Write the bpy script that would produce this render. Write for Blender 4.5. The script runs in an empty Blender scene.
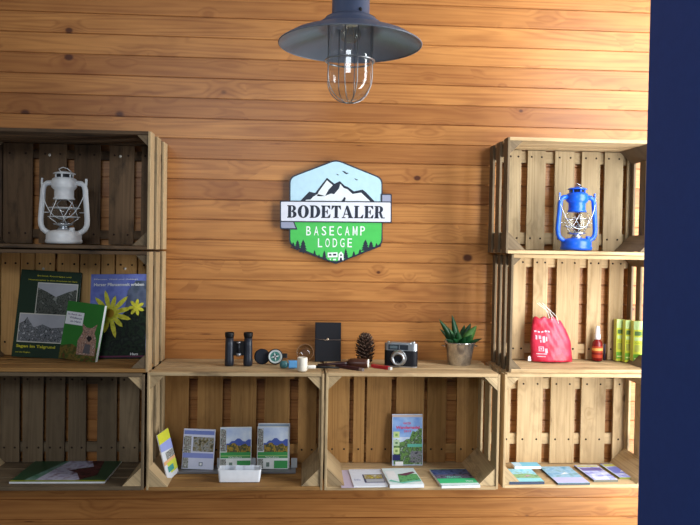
import bpy, bmesh, math, random
from mathutils import Vector, Matrix, Euler
random.seed(7)
R = math.radians
scn = bpy.context.scene
C = scn.collection

# ------------------------------------------------------------------ camera
F_PX = 746.0
CAM = Vector((0.0, -2.35, 1.5))
YAW, PITCH, ROLL = R(3.5), R(-1.2), R(0.96)
ROT = Euler((0, 0, -YAW)).to_matrix() @ Euler((R(90) + PITCH, 0, 0)).to_matrix() @ Euler((0, 0, ROLL)).to_matrix()
cam_d = bpy.data.cameras.new('camera')
cam_d.sensor_width = 36.0
cam_d.lens = 36.0 * F_PX / 700.0
cam_d.clip_start = 0.05
cam = bpy.data.objects.new('camera', cam_d)
cam.location = CAM
cam.rotation_euler = ROT.to_euler()
C.objects.link(cam)
scn.camera = cam

# ------------------------------------------------------------------ world, daylight, exposure
world = bpy.data.worlds.new('World')
scn.world = world
world.use_nodes = True
bg = world.node_tree.nodes['Background']
bg.inputs[0].default_value = (0.80, 0.90, 1.0, 1)
bg.inputs[1].default_value = 0.20

def area(name, loc, target, sx, sy, power, color):
    d = bpy.data.lights.new(name, 'AREA')
    d.shape = 'RECTANGLE'; d.size = sx; d.size_y = sy
    d.energy = power; d.color = color
    o = bpy.data.objects.new(name, d)
    o.location = loc
    o.rotation_euler = (Vector(target) - Vector(loc)).to_track_quat('-Z', 'Y').to_euler()
    C.objects.link(o)
    return o
# tall glazed door on the far side of the navy partition, and a weaker unseen fill light, added for windows behind the viewer
area('daylight_glazed_door', (1.50, -0.88, 1.46), (1.22, 0.0, 1.42), 0.9, 2.1, 70, (0.95, 0.98, 1.0))
area('daylight_rear_fill', (-0.6, -4.2, 2.45), (0.2, 0.0, 1.3), 1.6, 0.5, 31, (0.86, 0.93, 1.0))
scn.view_settings.view_transform = 'Standard'
scn.view_settings.look = 'None'
scn.view_settings.gamma = 1
scn.view_settings.use_curve_mapping = False
scn.view_settings.exposure = 0.0

# ------------------------------------------------------------------ placing helpers
def ray(px, py):
    return ROT @ Vector(((px - 350) / F_PX, -(py - 262.5) / F_PX, -1.0))
def at(px, py, Y):
    """point of the vertical plane y = Y seen at a pixel of the photograph"""
    d = ray(px, py)
    return CAM + d * ((Y - CAM.y) / d.y)
def on(px, py, z):
    """point of the horizontal surface at height z seen at a pixel"""
    d = ray(px, py)
    return CAM + d * ((z - CAM.z) / d.z)

# ------------------------------------------------------------------ materials
MATS = {}
def lin(c):
    return tuple(((v / 255) / 12.92 if v / 255 <= 0.04045 else ((v / 255 + 0.055) / 1.055) ** 2.4) for v in c)
def new_mat(name):
    m = bpy.data.materials.new(name); m.use_nodes = True
    nt = m.node_tree
    return m, nt, nt.nodes['Principled BSDF']
def col(r, g, b, rough=0.6, metal=0.0, name=None):
    k = (r, g, b, rough, metal)
    if k in MATS: return MATS[k]
    m, nt, p = new_mat(name or 'paint_%d_%d_%d' % (r, g, b))
    c = lin((r, g, b))
    # a faint procedural mottling so no surface is perfectly even
    tc = nt.nodes.new('ShaderNodeTexCoord')
    n = nt.nodes.new('ShaderNodeTexNoise'); n.inputs['Scale'].default_value = 60
    mx = nt.nodes.new('ShaderNodeMix'); mx.data_type = 'RGBA'
    mx.inputs[6].default_value = tuple(v * 0.90 for v in c) + (1,)
    mx.inputs[7].default_value = tuple(min(1, v * 1.08) for v in c) + (1,)
    nt.links.new(tc.outputs['Object'], n.inputs['Vector'])
    nt.links.new(n.outputs['Fac'], mx.inputs[0])
    nt.links.new(mx.outputs[2], p.inputs['Base Color'])
    p.inputs['Roughness'].default_value = rough
    p.inputs['Metallic'].default_value = metal
    if rough >= .4 and not metal: p.inputs['Specular IOR Level'].default_value = 0.25
    MATS[k] = m
    return m
def patch(name, colors, scale, rough=0.5, stretch=(1, 1, 1)):
    """printed picture of soft blobs in several inks"""
    if name in MATS: return MATS[name]
    m, nt, p = new_mat(name)
    tc = nt.nodes.new('ShaderNodeTexCoord')
    mp = nt.nodes.new('ShaderNodeMapping'); mp.inputs['Scale'].default_value = stretch
    n = nt.nodes.new('ShaderNodeTexNoise'); n.inputs['Scale'].default_value = scale
    n.inputs['Detail'].default_value = 3
    r = nt.nodes.new('ShaderNodeValToRGB')
    el = r.color_ramp.elements
    k = len(colors)
    while len(el) < k: el.new(0.5)
    for i, c in enumerate(colors):
        el[i].position = 0.34 + 0.32 * i / (k - 1)
        el[i].color = lin(c) + (1,)
    nt.links.new(tc.outputs['Object'], mp.inputs['Vector'])
    nt.links.new(mp.outputs[0], n.inputs['Vector'])
    nt.links.new(n.outputs['Fac'], r.inputs['Fac'])
    nt.links.new(r.outputs['Color'], p.inputs['Base Color'])
    p.inputs['Roughness'].default_value = rough
    if rough >= .5: p.inputs['Specular IOR Level'].default_value = 0.2
    MATS[name] = m
    return m

def wood(name, dark, light, knot, knot_scale=7.0, knot_size=0.07, ring=0.5, stain=0.0, stain_col=(50, 42, 34),
         tone=0.25, rough=0.6, bump=0.25, fine=1.0, knot_gate=0.45):
    """Boards: UV.x runs along the grain in metres, UV.y across it with a whole number added per board."""
    m, nt, p = new_mat(name)
    N, L = nt.nodes, nt.links
    def mth(op, a, b=None, clamp=False):
        n = N.new('ShaderNodeMath'); n.operation = op; n.use_clamp = clamp
        for i, v in enumerate((a, b)):
            if v is None: continue
            if isinstance(v, (int, float)): n.inputs[i].default_value = v
            else: L.new(v, n.inputs[i])
        return n.outputs[0]
    def vec(x, y, z=0.0):
        n = N.new('ShaderNodeCombineXYZ')
        for i, v in enumerate((x, y, z)):
            if isinstance(v, (int, float)): n.inputs[i].default_value = v
            else: L.new(v, n.inputs[i])
        return n.outputs[0]
    def noise(v, scale, detail=2, rough_=0.5):
        n = N.new('ShaderNodeTexNoise'); n.inputs['Scale'].default_value = scale
        n.inputs['Detail'].default_value = detail; n.inputs['Roughness'].default_value = rough_
        L.new(v, n.inputs['Vector']); return n.outputs['Fac']
    def mix(f, a, b):
        n = N.new('ShaderNodeMix'); n.data_type = 'RGBA'
        if isinstance(f, (int, float)): n.inputs[0].default_value = f
        else: L.new(f, n.inputs[0])
        for i, v in ((6, a), (7, b)):
            if isinstance(v, tuple): n.inputs[i].default_value = lin(v) + (1,)
            else: L.new(v, n.inputs[i])
        return n.outputs[2]
    uv = N.new('ShaderNodeUVMap')
    sp = N.new('ShaderNodeSeparateXYZ'); L.new(uv.outputs[0], sp.inputs[0])
    u, v = sp.outputs[0], sp.outputs[1]
    bid = mth('FLOOR', v)
    wn = N.new('ShaderNodeTexWhiteNoise'); wn.noise_dimensions = '1D'; L.new(bid, wn.inputs['W'])
    rnd = wn.outputs['Value']
    uo = mth('ADD', u, mth('MULTIPLY', rnd, 37.0))
    # knots
    vo = N.new('ShaderNodeTexVoronoi'); vo.voronoi_dimensions = '3D'; vo.inputs['Scale'].default_value = 1.0
    vo.inputs['Randomness'].default_value = 0.9
    L.new(vec(mth('MULTIPLY', uo, knot_scale), mth('MULTIPLY', v, knot_scale * 1.25), mth('MULTIPLY', bid, 3.7)), vo.inputs['Vector'])
    d = vo.outputs['Distance']
    cs = N.new('ShaderNodeSeparateXYZ'); L.new(vo.outputs['Color'], cs.inputs[0])
    gate = mth('GREATER_THAN', cs.outputs[0], knot_gate)
    ksz = mth('MULTIPLY', mth('ADD', cs.outputs[1], 0.35), knot_size)
    kn = mth('MULTIPLY', mth('SUBTRACT', 1.0, mth('DIVIDE', d, ksz), True), gate)
    halo = mth('MULTIPLY', mth('SUBTRACT', 1.0, mth('DIVIDE', d, mth('MULTIPLY', ksz, 4.0)), True), gate)
    kn = mth('MINIMUM', mth('MULTIPLY', kn, 2.5), 1.0)
    # growth-ring contours, bent around knots
    base = noise(vec(mth('MULTIPLY', uo, 0.7), mth('MULTIPLY', v, 16.0), mth('MULTIPLY', rnd, 9.0)), 1.0, 1.0, 0.4)
    base = mth('ADD', base, mth('MULTIPLY', halo, 0.16))
    rg = mth('SINE', mth('MULTIPLY', base, 85.0))
    rg = mth('ADD', mth('MULTIPLY', rg, 0.5), 0.5)
    rg = mth('POWER', rg, 2.0)
    fib = noise(vec(mth('MULTIPLY', uo, 3.0), mth('MULTIPLY', v, 320.0 * fine), 0.0), 1.0, 3, 0.6)
    blot = noise(vec(mth('MULTIPLY', uo, 3.0), mth('MULTIPLY', v, 14.0), 4.0), 1.0, 3, 0.6)
    f = mth('ADD', mth('MULTIPLY', rg, ring * 0.5), mth('MULTIPLY', fib, 0.55))
    f = mth('ADD', f, mth('MULTIPLY', mth('SUBTRACT', blot, 0.5), 0.9), True)
    c = mix(f, light, dark)
    c = mix(mth('MULTIPLY', mth('SUBTRACT', rnd, 0.35), tone * 1.6, True), c, dark)
    c = mix(mth('MULTIPLY', halo, 0.35), c, dark)
    c = mix(mth('MULTIPLY', kn, 0.85), c, knot)
    if stain > 0:
        s = noise(vec(mth('MULTIPLY', uo, 7.0), mth('MULTIPLY', v, 18.0), 2.0), 1.0, 4, 0.65)
        s = mth('MULTIPLY', mth('SUBTRACT', s, 0.5, True), 5.0 * stain, True)
        c = mix(s, c, stain_col)
    L.new(c, p.inputs['Base Color'])
    p.inputs['Roughness'].default_value = rough
    p.inputs['Specular IOR Level'].default_value = 0.3
    bp = N.new('ShaderNodeBump'); bp.inputs['Strength'].default_value = bump; bp.inputs['Distance'].default_value = 0.001
    L.new(mth('SUBTRACT', mth('MULTIPLY', fib, -1.0), kn), bp.inputs['Height'])
    L.new(bp.outputs[0], p.inputs['Normal'])
    return m

def glass_mat(name, tint=(1, 1, 1), refl=1.45, rough=0.02, bulk=0.0):
    m = bpy.data.materials.new(name); m.use_nodes = True
    nt = m.node_tree; nt.nodes.clear()
    o = nt.nodes.new('ShaderNodeOutputMaterial'); mx = nt.nodes.new('ShaderNodeMixShader')
    lw = nt.nodes.new('ShaderNodeLayerWeight'); lw.inputs[0].default_value = 0.5
    pw_ = nt.nodes.new('ShaderNodeMath'); pw_.operation = 'POWER'; pw_.inputs[1].default_value = 3.5
    nt.links.new(lw.outputs['Facing'], pw_.inputs[0])
    fr = nt.nodes.new('ShaderNodeMath'); fr.operation = 'MULTIPLY_ADD'; fr.inputs[1].default_value = 0.65; fr.inputs[2].default_value = 0.09 if 'lamp' in name else 0.045
    nt.links.new(pw_.outputs[0], fr.inputs[0])
    t = nt.nodes.new('ShaderNodeBsdfTransparent'); t.inputs[0].default_value = tint + (1,)
    g = nt.nodes.new('ShaderNodeBsdfGlossy'); g.inputs['Roughness'].default_value = rough
    nt.links.new(fr.outputs[0], mx.inputs[0]); nt.links.new(t.outputs[0], mx.inputs[1])
    nt.links.new(g.outputs[0], mx.inputs[2]); nt.links.new(mx.outputs[0], o.inputs[0])
    return m

# ------------------------------------------------------------------ mesh builder
BOARD = [0]
class MB:
    def __init__(s):
        s.bm = bmesh.new(); s.mats = []; s.uv = s.bm.loops.layers.uv.new('UVMap')
    def mi(s, m):
        if m not in s.mats: s.mats.append(m)
        return s.mats.index(m)
    def face(s, vs, m, smooth=False):
        try: f = s.bm.faces.new(vs)
        except ValueError: return None
        f.material_index = s.mi(m); f.smooth = smooth
        return f
    def prism(s, pts, axis, a, b, m, board=None, M=None, jit=0.0):
        """closed outline extruded from a to b along an axis; pts are the two other coordinates in order"""
        def P(p, w):
            q = {0: (w, p[0], p[1]), 1: (p[0], w, p[1]), 2: (p[0], p[1], w)}[axis]
            v = Vector(q)
            return M @ v if M else v
        va = [s.bm.verts.new(P(p, a)) for p in pts]
        vb = [s.bm.verts.new(P(p, b)) for p in pts]
        fs = [s.face(list(reversed(va)), m), s.face(vb, m)]
        n = len(pts)
        for i in range(n):
            fs.append(s.face([va[i], va[(i + 1) % n], vb[(i + 1) % n], vb[i]], m))
        if board is not None:
            BOARD[0] += 1
            o = BOARD[0] + 0.3
            others = [k for k in range(3) if k != board]
            for f in fs:
                if not f: continue
                for l in f.loops:
                    q = l.vert.co
                    l[s.uv].uv = (q[board], o + (q[others[0]] + q[others[1]] * 1.07) % 0.65)
        return fs
    def box(s, x0, x1, y0, y1, z0, z1, m, board=None, M=None, bev=0.0):
        if bev:
            b = min(bev, (x1 - x0) * .45, (z1 - z0) * .45, (y1 - y0) * .45)
            # chamfer the outline in the plane across the longest axis
            dims = [x1 - x0, y1 - y0, z1 - z0]; ax = dims.index(max(dims)) if board is None else board
            r = [(x0, x1), (y0, y1), (z0, z1)]
            o = [k for k in range(3) if k != ax]
            (a0, a1), (b0, b1) = r[o[0]], r[o[1]]
            pts = [(a0 + b, b0), (a1 - b, b0), (a1, b0 + b), (a1, b1 - b), (a1 - b, b1), (a0 + b, b1), (a0, b1 - b), (a0, b0 + b)]
            return s.prism(pts, ax, r[ax][0], r[ax][1], m, board, M)
        return s.prism([(x0, z0), (x1, z0), (x1, z1), (x0, z1)], 1, y0, y1, m, board, M)
    def lathe(s, prof, m, c=(0, 0, 0), seg=28, smooth=True, M=None, sy=1.0):
        rings = []
        for r, z in prof:
            if r < 1e-5:
                v = Vector((c[0], c[1], c[2] + z)); rings.append([s.bm.verts.new(M @ v if M else v)])
            else:
                rg = []
                for i in range(seg):
                    a = 2 * math.pi * i / seg
                    v = Vector((c[0] + r * math.cos(a), c[1] + sy * r * math.sin(a), c[2] + z))
                    rg.append(s.bm.verts.new(M @ v if M else v))
                rings.append(rg)
        for k in range(len(rings) - 1):
            A, B = rings[k], rings[k + 1]
            for i in range(seg):
                j = (i + 1) % seg
                if len(A) == 1 and len(B) == 1: break
                if len(A) == 1: s.face([A[0], B[j], B[i]], m, smooth)
                elif len(B) == 1: s.face([A[i], A[j], B[0]], m, smooth)
                else: s.face([A[i], A[j], B[j], B[i]], m, smooth)
    def tube(s, pts, r, m, seg=8, closed=False, M=None, caps=True):
        pts = [Vector(p) for p in pts]
        n = len(pts); rs = r if isinstance(r, (list, tuple)) else [r] * n
        rings = []; up = None
        for i, p in enumerate(pts):
            if closed: t = pts[(i + 1) % n] - pts[i - 1]
            else: t = pts[min(i + 1, n - 1)] - pts[max(i - 1, 0)]
            t.normalize()
            if up is None:
                up = Vector((0, 0, 1)) if abs(t.z) < .9 else Vector((0, 1, 0))
            a = (up - t * up.dot(t)).normalized(); b = t.cross(a); up = a
            rg = []
            for k in range(seg):
                th = 2 * math.pi * k / seg
                v = p + (a * math.cos(th) + b * math.sin(th)) * rs[i]
                rg.append(s.bm.verts.new(M @ v if M else v))
            rings.append(rg)
        for i in range(n if closed else n - 1):
            A, B = rings[i], rings[(i + 1) % n]
            for k in range(seg):
                s.face([A[k], A[(k + 1) % seg], B[(k + 1) % seg], B[k]], m, True)
        if not closed and caps:
            s.face(list(reversed(rings[0])), m); s.face(rings[-1], m)
    def flat(s, pts, y, m, th=0.0):
        """thin inked or cut shape on a vertical face, outline in x,z"""
        vs = [s.bm.verts.new((p[0], y, p[1])) for p in pts]
        f = s.face(vs, m)
        if f:
            f.normal_update()
            if f.normal.y > 0: f.normal_flip()
    def strip(s, outer, inner, y, m):
        vo = [s.bm.verts.new((p[0], y, p[1])) for p in outer]
        vi = [s.bm.verts.new((p[0], y, p[1])) for p in inner]
        for i in range(len(vo) - 1):
            f = s.face([vo[i], vo[i + 1], vi[i + 1], vi[i]], m)
            if f:
                f.normal_update()
                if f.normal.y > 0: f.normal_flip()
    def text(s, body, x0, x1, z0, z1, y, m, off=0.0, M2=None):
        """lettering stretched to the given rectangle"""
        cu = bpy.data.curves.new('t', 'FONT'); cu.body = body; cu.offset = off; cu.resolution_u = 3
        ob = bpy.data.objects.new('t', cu); C.objects.link(ob)
        dg = bpy.context.evaluated_depsgraph_get()
        me = bpy.data.meshes.new_from_object(ob.evaluated_get(dg))
        xs = [v.co.x for v in me.vertices]; ys = [v.co.y for v in me.vertices]
        a, b, c, d = min(xs), max(xs), min(ys), max(ys)
        vs = []
        for v in me.vertices:
            x = x0 + (v.co.x - a) / (b - a) * (x1 - x0); z = z0 + (v.co.y - c) / (d - c) * (z1 - z0)
            if M2: x, z = M2(x, z)
            vs.append(s.bm.verts.new((x, y, z)))
        for p in me.polygons:
            f = s.face([vs[i] for i in p.vertices], m)
            if f:
                f.normal_update()
                if f.normal.y > 0: f.normal_flip()
        bpy.data.objects.remove(ob); bpy.data.curves.remove(cu); bpy.data.meshes.remove(me)
    def build(s, name, parent=None, loc=None, rot=None, recalc=False):
        if recalc: bmesh.ops.recalc_face_normals(s.bm, faces=s.bm.faces)
        me = bpy.data.meshes.new(name); s.bm.to_mesh(me); s.bm.free()
        for m in s.mats: me.materials.append(m)
        o = bpy.data.objects.new(name, me); C.objects.link(o)
        if parent: o.parent = parent
        if loc is not None: o.location = loc
        if rot is not None: o.rotation_euler = rot
        return o
def tag(o, label=None, cat=None, group=None, kind=None):
    if label: o['label'] = label
    if cat: o['category'] = cat
    if group: o['group'] = group
    if kind: o['kind'] = kind
    return o
def thing(name, label, cat, loc=(0, 0, 0), rot=(0, 0, 0), group=None):
    o = bpy.data.objects.new(name, None); C.objects.link(o)
    o.location = loc; o.rotation_euler = rot; o.empty_display_size = 0.05
    return tag(o, label, cat, group)

# ------------------------------------------------------------------ the room
PINE = wood('varnished_pine_cladding', (114, 56, 24), (206, 144, 80), (66, 28, 20), knot_scale=8.0, knot_size=0.13,
            ring=0.42, tone=0.40, rough=0.34, bump=0.08, fine=0.32, knot_gate=0.42)
PITCH_Z = 0.06254; Z0 = at(280, 20, 0).z + PITCH_Z * 10
wb = MB()
zt = Z0
while zt > 0.02:
    z1, z0 = zt, max(zt - PITCH_Z, 0.0)
    g = 0.0022
    pts = [(0.016, z0), (0.002, z0), (0.002, z0 + .0006), (0.0, z0 + g), (0.0, z1 - g), (0.002, z1 - .0006), (0.002, z1), (0.016, z1)]
    pts = [(0.016, z0), (0.0045, z0), (0.0045, z0 + .0008), (0.0, z0 + g), (0.0, z1 - g), (0.0045, z1 - .0008), (0.0045, z1), (0.016, z1)]
    wb.prism(pts, 0, -2.2, 2.45, PINE, board=0)
    zt -= PITCH_Z
tag(wb.build('wall_back'), kind='structure')
NAVY = col(50, 82, 160, 0.75)
px_edge = at(644, 262, -1.15).x
pb = MB(); pb.box(px_edge, px_edge + 0.14, -3.3, -1.15, 0.0, 2.7, NAVY)
tag(pb.build('wall_right'), kind='structure')
fb = MB(); fb.box(-2.2, 2.45, -4.2, 0.016, -0.03, 0.0, col(70, 54, 42, 0.5))
tag(fb.build('floor'), kind='structure')
cb = MB(); cb.box(-2.2, 2.45, -4.2, 0.016, 2.7, 2.73, col(225, 220, 210, 0.8))
tag(cb.build('ceiling'), kind='structure')

# ------------------------------------------------------------------ crates
W_OLD = wood('old_dark_crate_wood', (70, 53, 38), (116, 92, 68), (30, 22, 16), stain=0.8, stain_col=(38, 32, 26), tone=0.4, rough=0.8, bump=0.5, knot_gate=.7)
W_TAN = wood('weathered_tan_crate_wood', (140, 114, 80), (208, 182, 140), (66, 44, 26), stain=0.7, stain_col=(96, 80, 60), tone=0.45, rough=0.8, bump=0.5, knot_gate=.6)
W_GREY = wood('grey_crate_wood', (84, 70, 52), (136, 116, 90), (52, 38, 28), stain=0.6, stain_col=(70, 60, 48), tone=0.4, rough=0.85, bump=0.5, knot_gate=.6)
W_AMBER = wood('amber_crate_wood', (172, 124, 72), (224, 178, 114), (60, 34, 18), stain=0.3, stain_col=(96, 66, 38), tone=0.4, rough=0.75, bump=0.4, knot_gate=.5)
W_ASH = wood('ash_grey_crate_wood', (130, 110, 80), (184, 162, 126), (80, 58, 40), stain=0.55, stain_col=(104, 90, 66), tone=0.35, rough=0.8, bump=0.4, knot_gate=.6)
W_WARM = wood('honey_crate_wood', (122, 84, 42), (180, 136, 80), (50, 28, 14), stain=0.4, stain_col=(90, 60, 32), tone=0.45, rough=0.75, bump=0.4, knot_size=.10, knot_gate=.4)
W_PALE = wood('pale_crate_wood', (154, 124, 84), (212, 184, 142), (78, 54, 34), stain=0.5, stain_col=(124, 98, 66), tone=0.4, rough=0.8, bump=0.4, knot_size=.10, knot_gate=.4)
NAIL = col(226, 220, 206, 0.5)
RUST = col(48, 34, 26, 0.8)
T = 0.011
TS = 0.0075
FLOORS = {}
def crate(key, label, side, xpx, ytop, ybot, W, d, slats, wood_back, wood_side, wood_top, wood_bot, battens, n_side=3, nails=RUST,
          post=0.038, post_mat=None, group=None, xright=None, screws=(), side_gap=0.042):
    a = at(xpx, ytop, -d); b = at(xpx, ybot, -d)
    X = (a.x + b.x) / 2
    if xright: W = abs(at(xright, (ytop + ybot) / 2, -d).x - X)
    H = a.z - b.z
    cx = X - W / 2 if side == 'R' else X + W / 2
    z0 = b.z
    FLOORS[key] = dict(z=z0 + T, x0=cx - W / 2, x1=cx + W / 2, top=a.z, d=d)
    root = thing('crate', label, 'crate', (cx, 0, z0))
    w = W / 2
    yb, yf = -0.004, -d
    rnd = random.Random(hash(key) % 999 if False else sum(map(ord, key)) * 7)
    # side panels: slats running up, set one behind the other
    for sgn in (-1, 1):
        mb = MB(); n = n_side; L = yb - yf
        ww = (L - side_gap * (n - 1)) / n
        for i in range(n):
            y1 = yb - i * (ww + side_gap); y0 = y1 - ww
            xo = w - rnd.uniform(0, .0015)
            x0, x1 = (xo - TS, xo) if sgn > 0 else (-xo, -xo + TS)
            mb.box(x0, x1, y0, y1, 0.001 + rnd.uniform(0, .002), H - 0.001 - rnd.uniform(0, .003), wood_side, board=2, bev=.0012)
        mb.build('side_panel', root)
    # top and bottom panels: boards running across
    for nm, zz, wm in (('top_panel', H - T, wood_top), ('bottom_panel', 0.0, wood_bot)):
        mb = MB(); n = 3; L = yb - yf; gap = .009
        ww = (L - gap * (n - 1)) / n
        for i in range(n):
            y1 = yb - i * (ww + gap); y0 = y1 - ww
            mb.box(-w + TS + .0006, w - TS - .0006, y0, y1, zz + rnd.uniform(0, .0008), zz + T - rnd.uniform(0, .0008), wm, board=0, bev=.0012)
        mb.build(nm, root)
    # triangular corner posts
    for sx in (-1, 1):
        for sz in (0, 1):
            mb = MB()
            xi = sx * (w - TS - .0008); zi = (H - T - .0008) if sz else (T + .0008)
            pp_ = post if sz else post * 1.35
            dx = -sx * pp_; dz = -pp_ if sz else pp_
            pts = [(xi, zi), (xi + dx, zi), (xi, zi + dz)]
            mb.prism(pts, 1, yf + .0005 + rnd.uniform(0, .004), -0.027, post_mat or wood_side, board=1)
            mb.build('corner_post', root, recalc=True)
    # back: slats nailed on battens
    mb = MB(); ysl0, ysl1 = -0.0255, -0.0165
    ym = (ytop + ybot) / 2
    edges = []
    for (p0, p1) in slats:
        x0 = at(p0, ym, ysl0).x - cx; x1 = at(p1, ym, ysl0).x - cx
        x0 = max(x0, -w + TS + .001); x1 = min(x1, w - TS - .001)
        if x1 - x0 < .006: continue
        edges.append((x0, x1))
    # carry on the rhythm of slats to the far side that lies outside the picture
    if side == 'R':
        x = edges[0][0] - .022
        while x > -w + T + .03:
            e = max(x - .075, -w + T + .001); edges.append((e, x)); x = e - .022
    else:
        x = edges[-1][1] + .022
        while x < w - T - .03:
            e = min(x + .07, w - T - .001); edges.append((x, e)); x = e + .022
    for (x0, x1) in edges:
        k = rnd.uniform(-.0012, .0012)
        pts = [(x0, T + .002), (x1 + k, T + .002), (x1, H - T - .002), (x0 + k, H - T - .002)]
        mb.prism(pts, 1, ysl0, ysl1 - .0003, wood_back, board=2)
    for (z_, h_) in battens:
        zc = H - z_
        for (x0, x1) in edges:
            for fx in ((.22, .78) if x1 - x0 > .04 else (.5,)):
                xx = x0 + (x1 - x0) * fx
                mb.lathe([(0, .0006), (.0030, .0005), (.0033, 0)], nails, M=Matrix.Translation((xx, ysl0, zc)) @ Matrix.Rotation(R(90), 4, 'X'), seg=8)
    mb.build('back_panel', root, recalc=False)
    for (z_, h_) in battens:
        mb = MB(); zc = H - z_
        mb.box(-w + T + .001, w - T - .001, -0.0160, -0.0045, zc - h_ / 2, zc + h_ / 2, wood_back, board=0)
        mb.build('batten', root)
    for (sx_, sy_) in screws:
        q = at(sx_, sy_, ysl0)
        mb = MB(); mb.lathe([(0, .0020), (.0030, .0016), (.0042, 0)], NAIL, M=Matrix.Translation((q.x - cx, ysl0 - .0002, q.z - z0)) @ Matrix.Rotation(R(90), 4, 'X'), seg=12)
        mb.build('screw', root)
    return root

H1 = .033
crate('A', 'dark old wooden crate, topmost in the left column, holding the white lantern', 'R', 150.5, 131, 250, .525, .255,
      [(-22, 2), (3, 32), (39, 66), (74, 99.8), (109, 133.5), (141, 149)], W_OLD, W_TAN, W_OLD, W_OLD, [(.043, .026), (.285, .026)], screws=((49.6, 155), (120.4, 156.3)), post=.030, post_mat=W_GREY)
crate('B', 'wooden crate in the middle of the left column, holding three upright books', 'R', 149.2, 251.3, 372.8, .525, .255,
      [(-16, 0), (1, 19.3), (20.6, 34), (35, 54), (57.3, 78.5), (79.7, 99.5), (101.2, 114), (115.8, 136), (138, 149)], W_AMBER, W_TAN, W_OLD, W_WARM, [(.045, .03), (.285, .03)], screws=((43.4, 268.8), (125, 268.6)), post=.030, post_mat=W_GREY)
crate('C', 'grey weathered crate at the bottom left, holding a flat green magazine', 'R', 144.3, 373.2, 490.5, .525, .255,
      [(-16, -2), (0, 19), (22.6, 43), (46, 64.5), (68, 85.5), (97, 116), (119.5, 139)], W_GREY, W_GREY, W_GREY, W_GREY, [(.06, .03), (.27, .03)], post_mat=W_TAN)
crate('D', 'wooden crate with three brochure stacks and a small white box', 'L', 146.2, 372, 491.3, .5, .255,
      [(164, 188), (197, 222), (230.5, 256), (264, 289), (298, 316)], W_WARM, W_TAN, W_TAN, W_WARM, [(.045, .03), (.28, .03)], xright=323.4)
crate('E', 'wooden crate below the camera and plant, holding one standing brochure', 'L', 324.6, 372.4, 490.7, .5, .255,
      [(327.6, 349), (353, 364), (366.5, 391), (395.5, 423.5), (427, 446), (456.5, 484)], W_WARM, W_TAN, W_PALE, W_PALE, [(.045, .03), (.28, .03)], xright=499.6)
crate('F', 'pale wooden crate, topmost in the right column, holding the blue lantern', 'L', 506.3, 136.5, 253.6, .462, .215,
      [(507, 520.6), (527, 545), (554.6, 574), (581, 599.6), (604, 622.5), (626.6, 640)], W_ASH, W_GREY, W_PALE, W_PALE, [(.033, .036), (.29, .036)])  # weathered grey sides, also carrying the shade of the left outer face
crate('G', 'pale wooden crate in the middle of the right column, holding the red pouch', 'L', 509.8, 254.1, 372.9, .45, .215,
      [(510.7, 525), (533, 547), (556, 578.7), (586.7, 600.5), (608.5, 622.7), (629, 640)], W_PALE, W_GREY, W_PALE, W_PALE, [(.026, .030), (.30, .030)], n_side=4, post=.022, side_gap=.030)  # side wood darker than the rest: weathering plus shade put into the colour
crate('H', 'pale wooden crate at the bottom right with four booklets lying in it', 'L', 503.2, 373.5, 488.6, .46, .235,
      [(503, 510), (517, 542), (550, 574), (580.7, 604.7), (612.7, 627)], W_PALE, W_TAN, W_PALE, W_PALE, [(.068, .034), (.245, .034)])
TOPZ = FLOORS['D']['top']

# ------------------------------------------------------------------ cards, books and brochures
def card(w, h, t, base, prints, edge=None, z0=0.0, stack=0):
    """upright sheet or block: face at y=0 towards -y, thickness t to +y, foot at z0; prints in 0..1 of its face"""
    mb = MB()
    mb.box(-w / 2, w / 2, 0, t, z0, z0 + h, edge or base)
    mb.flat([(-w / 2 + .0002, z0 + .0002), (w / 2 - .0002, z0 + .0002), (w / 2 - .0002, z0 + h - .0002), (-w / 2 + .0002, z0 + h - .0002)], -.00015, base)
    k = 1
    for pr in prints:
        k += 1; y = -.00015 - .00012 * k
        m = pr[0]
        if pr[1] == 'text':
            _, _, s, u0, u1, v0, v1 = pr[:7]
            mb.text(s, -w / 2 + u0 * w, -w / 2 + u1 * w, z0 + v0 * h, z0 + v1 * h, y, m, off=pr[7] if len(pr) > 7 else 0.01)
        else:
            mb.flat([(-w / 2 + u * w, z0 + v * h) for u, v in pr[1]], y, m)
    return mb
def rc(u0, u1, v0, v1): return [(u0, v0), (u1, v0), (u1, v1), (u0, v1)]
def rnd_hills(u0, u1, v0, vs, n=9, seed=1):
    r = random.Random(seed)
    top = [(u0 + (u1 - u0) * i / n, vs[min(len(vs) - 1, int(i / n * (len(vs) - 1) + .5))] + r.uniform(-.012, .012)) for i in range(n + 1)]
    return [(u1, v0), (u0, v0)] + top
def stand(mb, name, parent, px, py_base, z, Y, lean, yaw=0, roll=0, label=None, cat=None, group=None):
    p = at(px, py_base, Y)
    o = mb.build(name, parent, loc=(p.x, Y, z), rot=Euler((-R(lean), R(roll), R(yaw)), 'XYZ'))
    if label: tag(o, label, cat, group)
    return o

WHITE = col(236, 238, 240, .55); PAPER = col(222, 224, 226, .7)
ZB = FLOORS['B']['z']; LIFT = 0.0022
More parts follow.
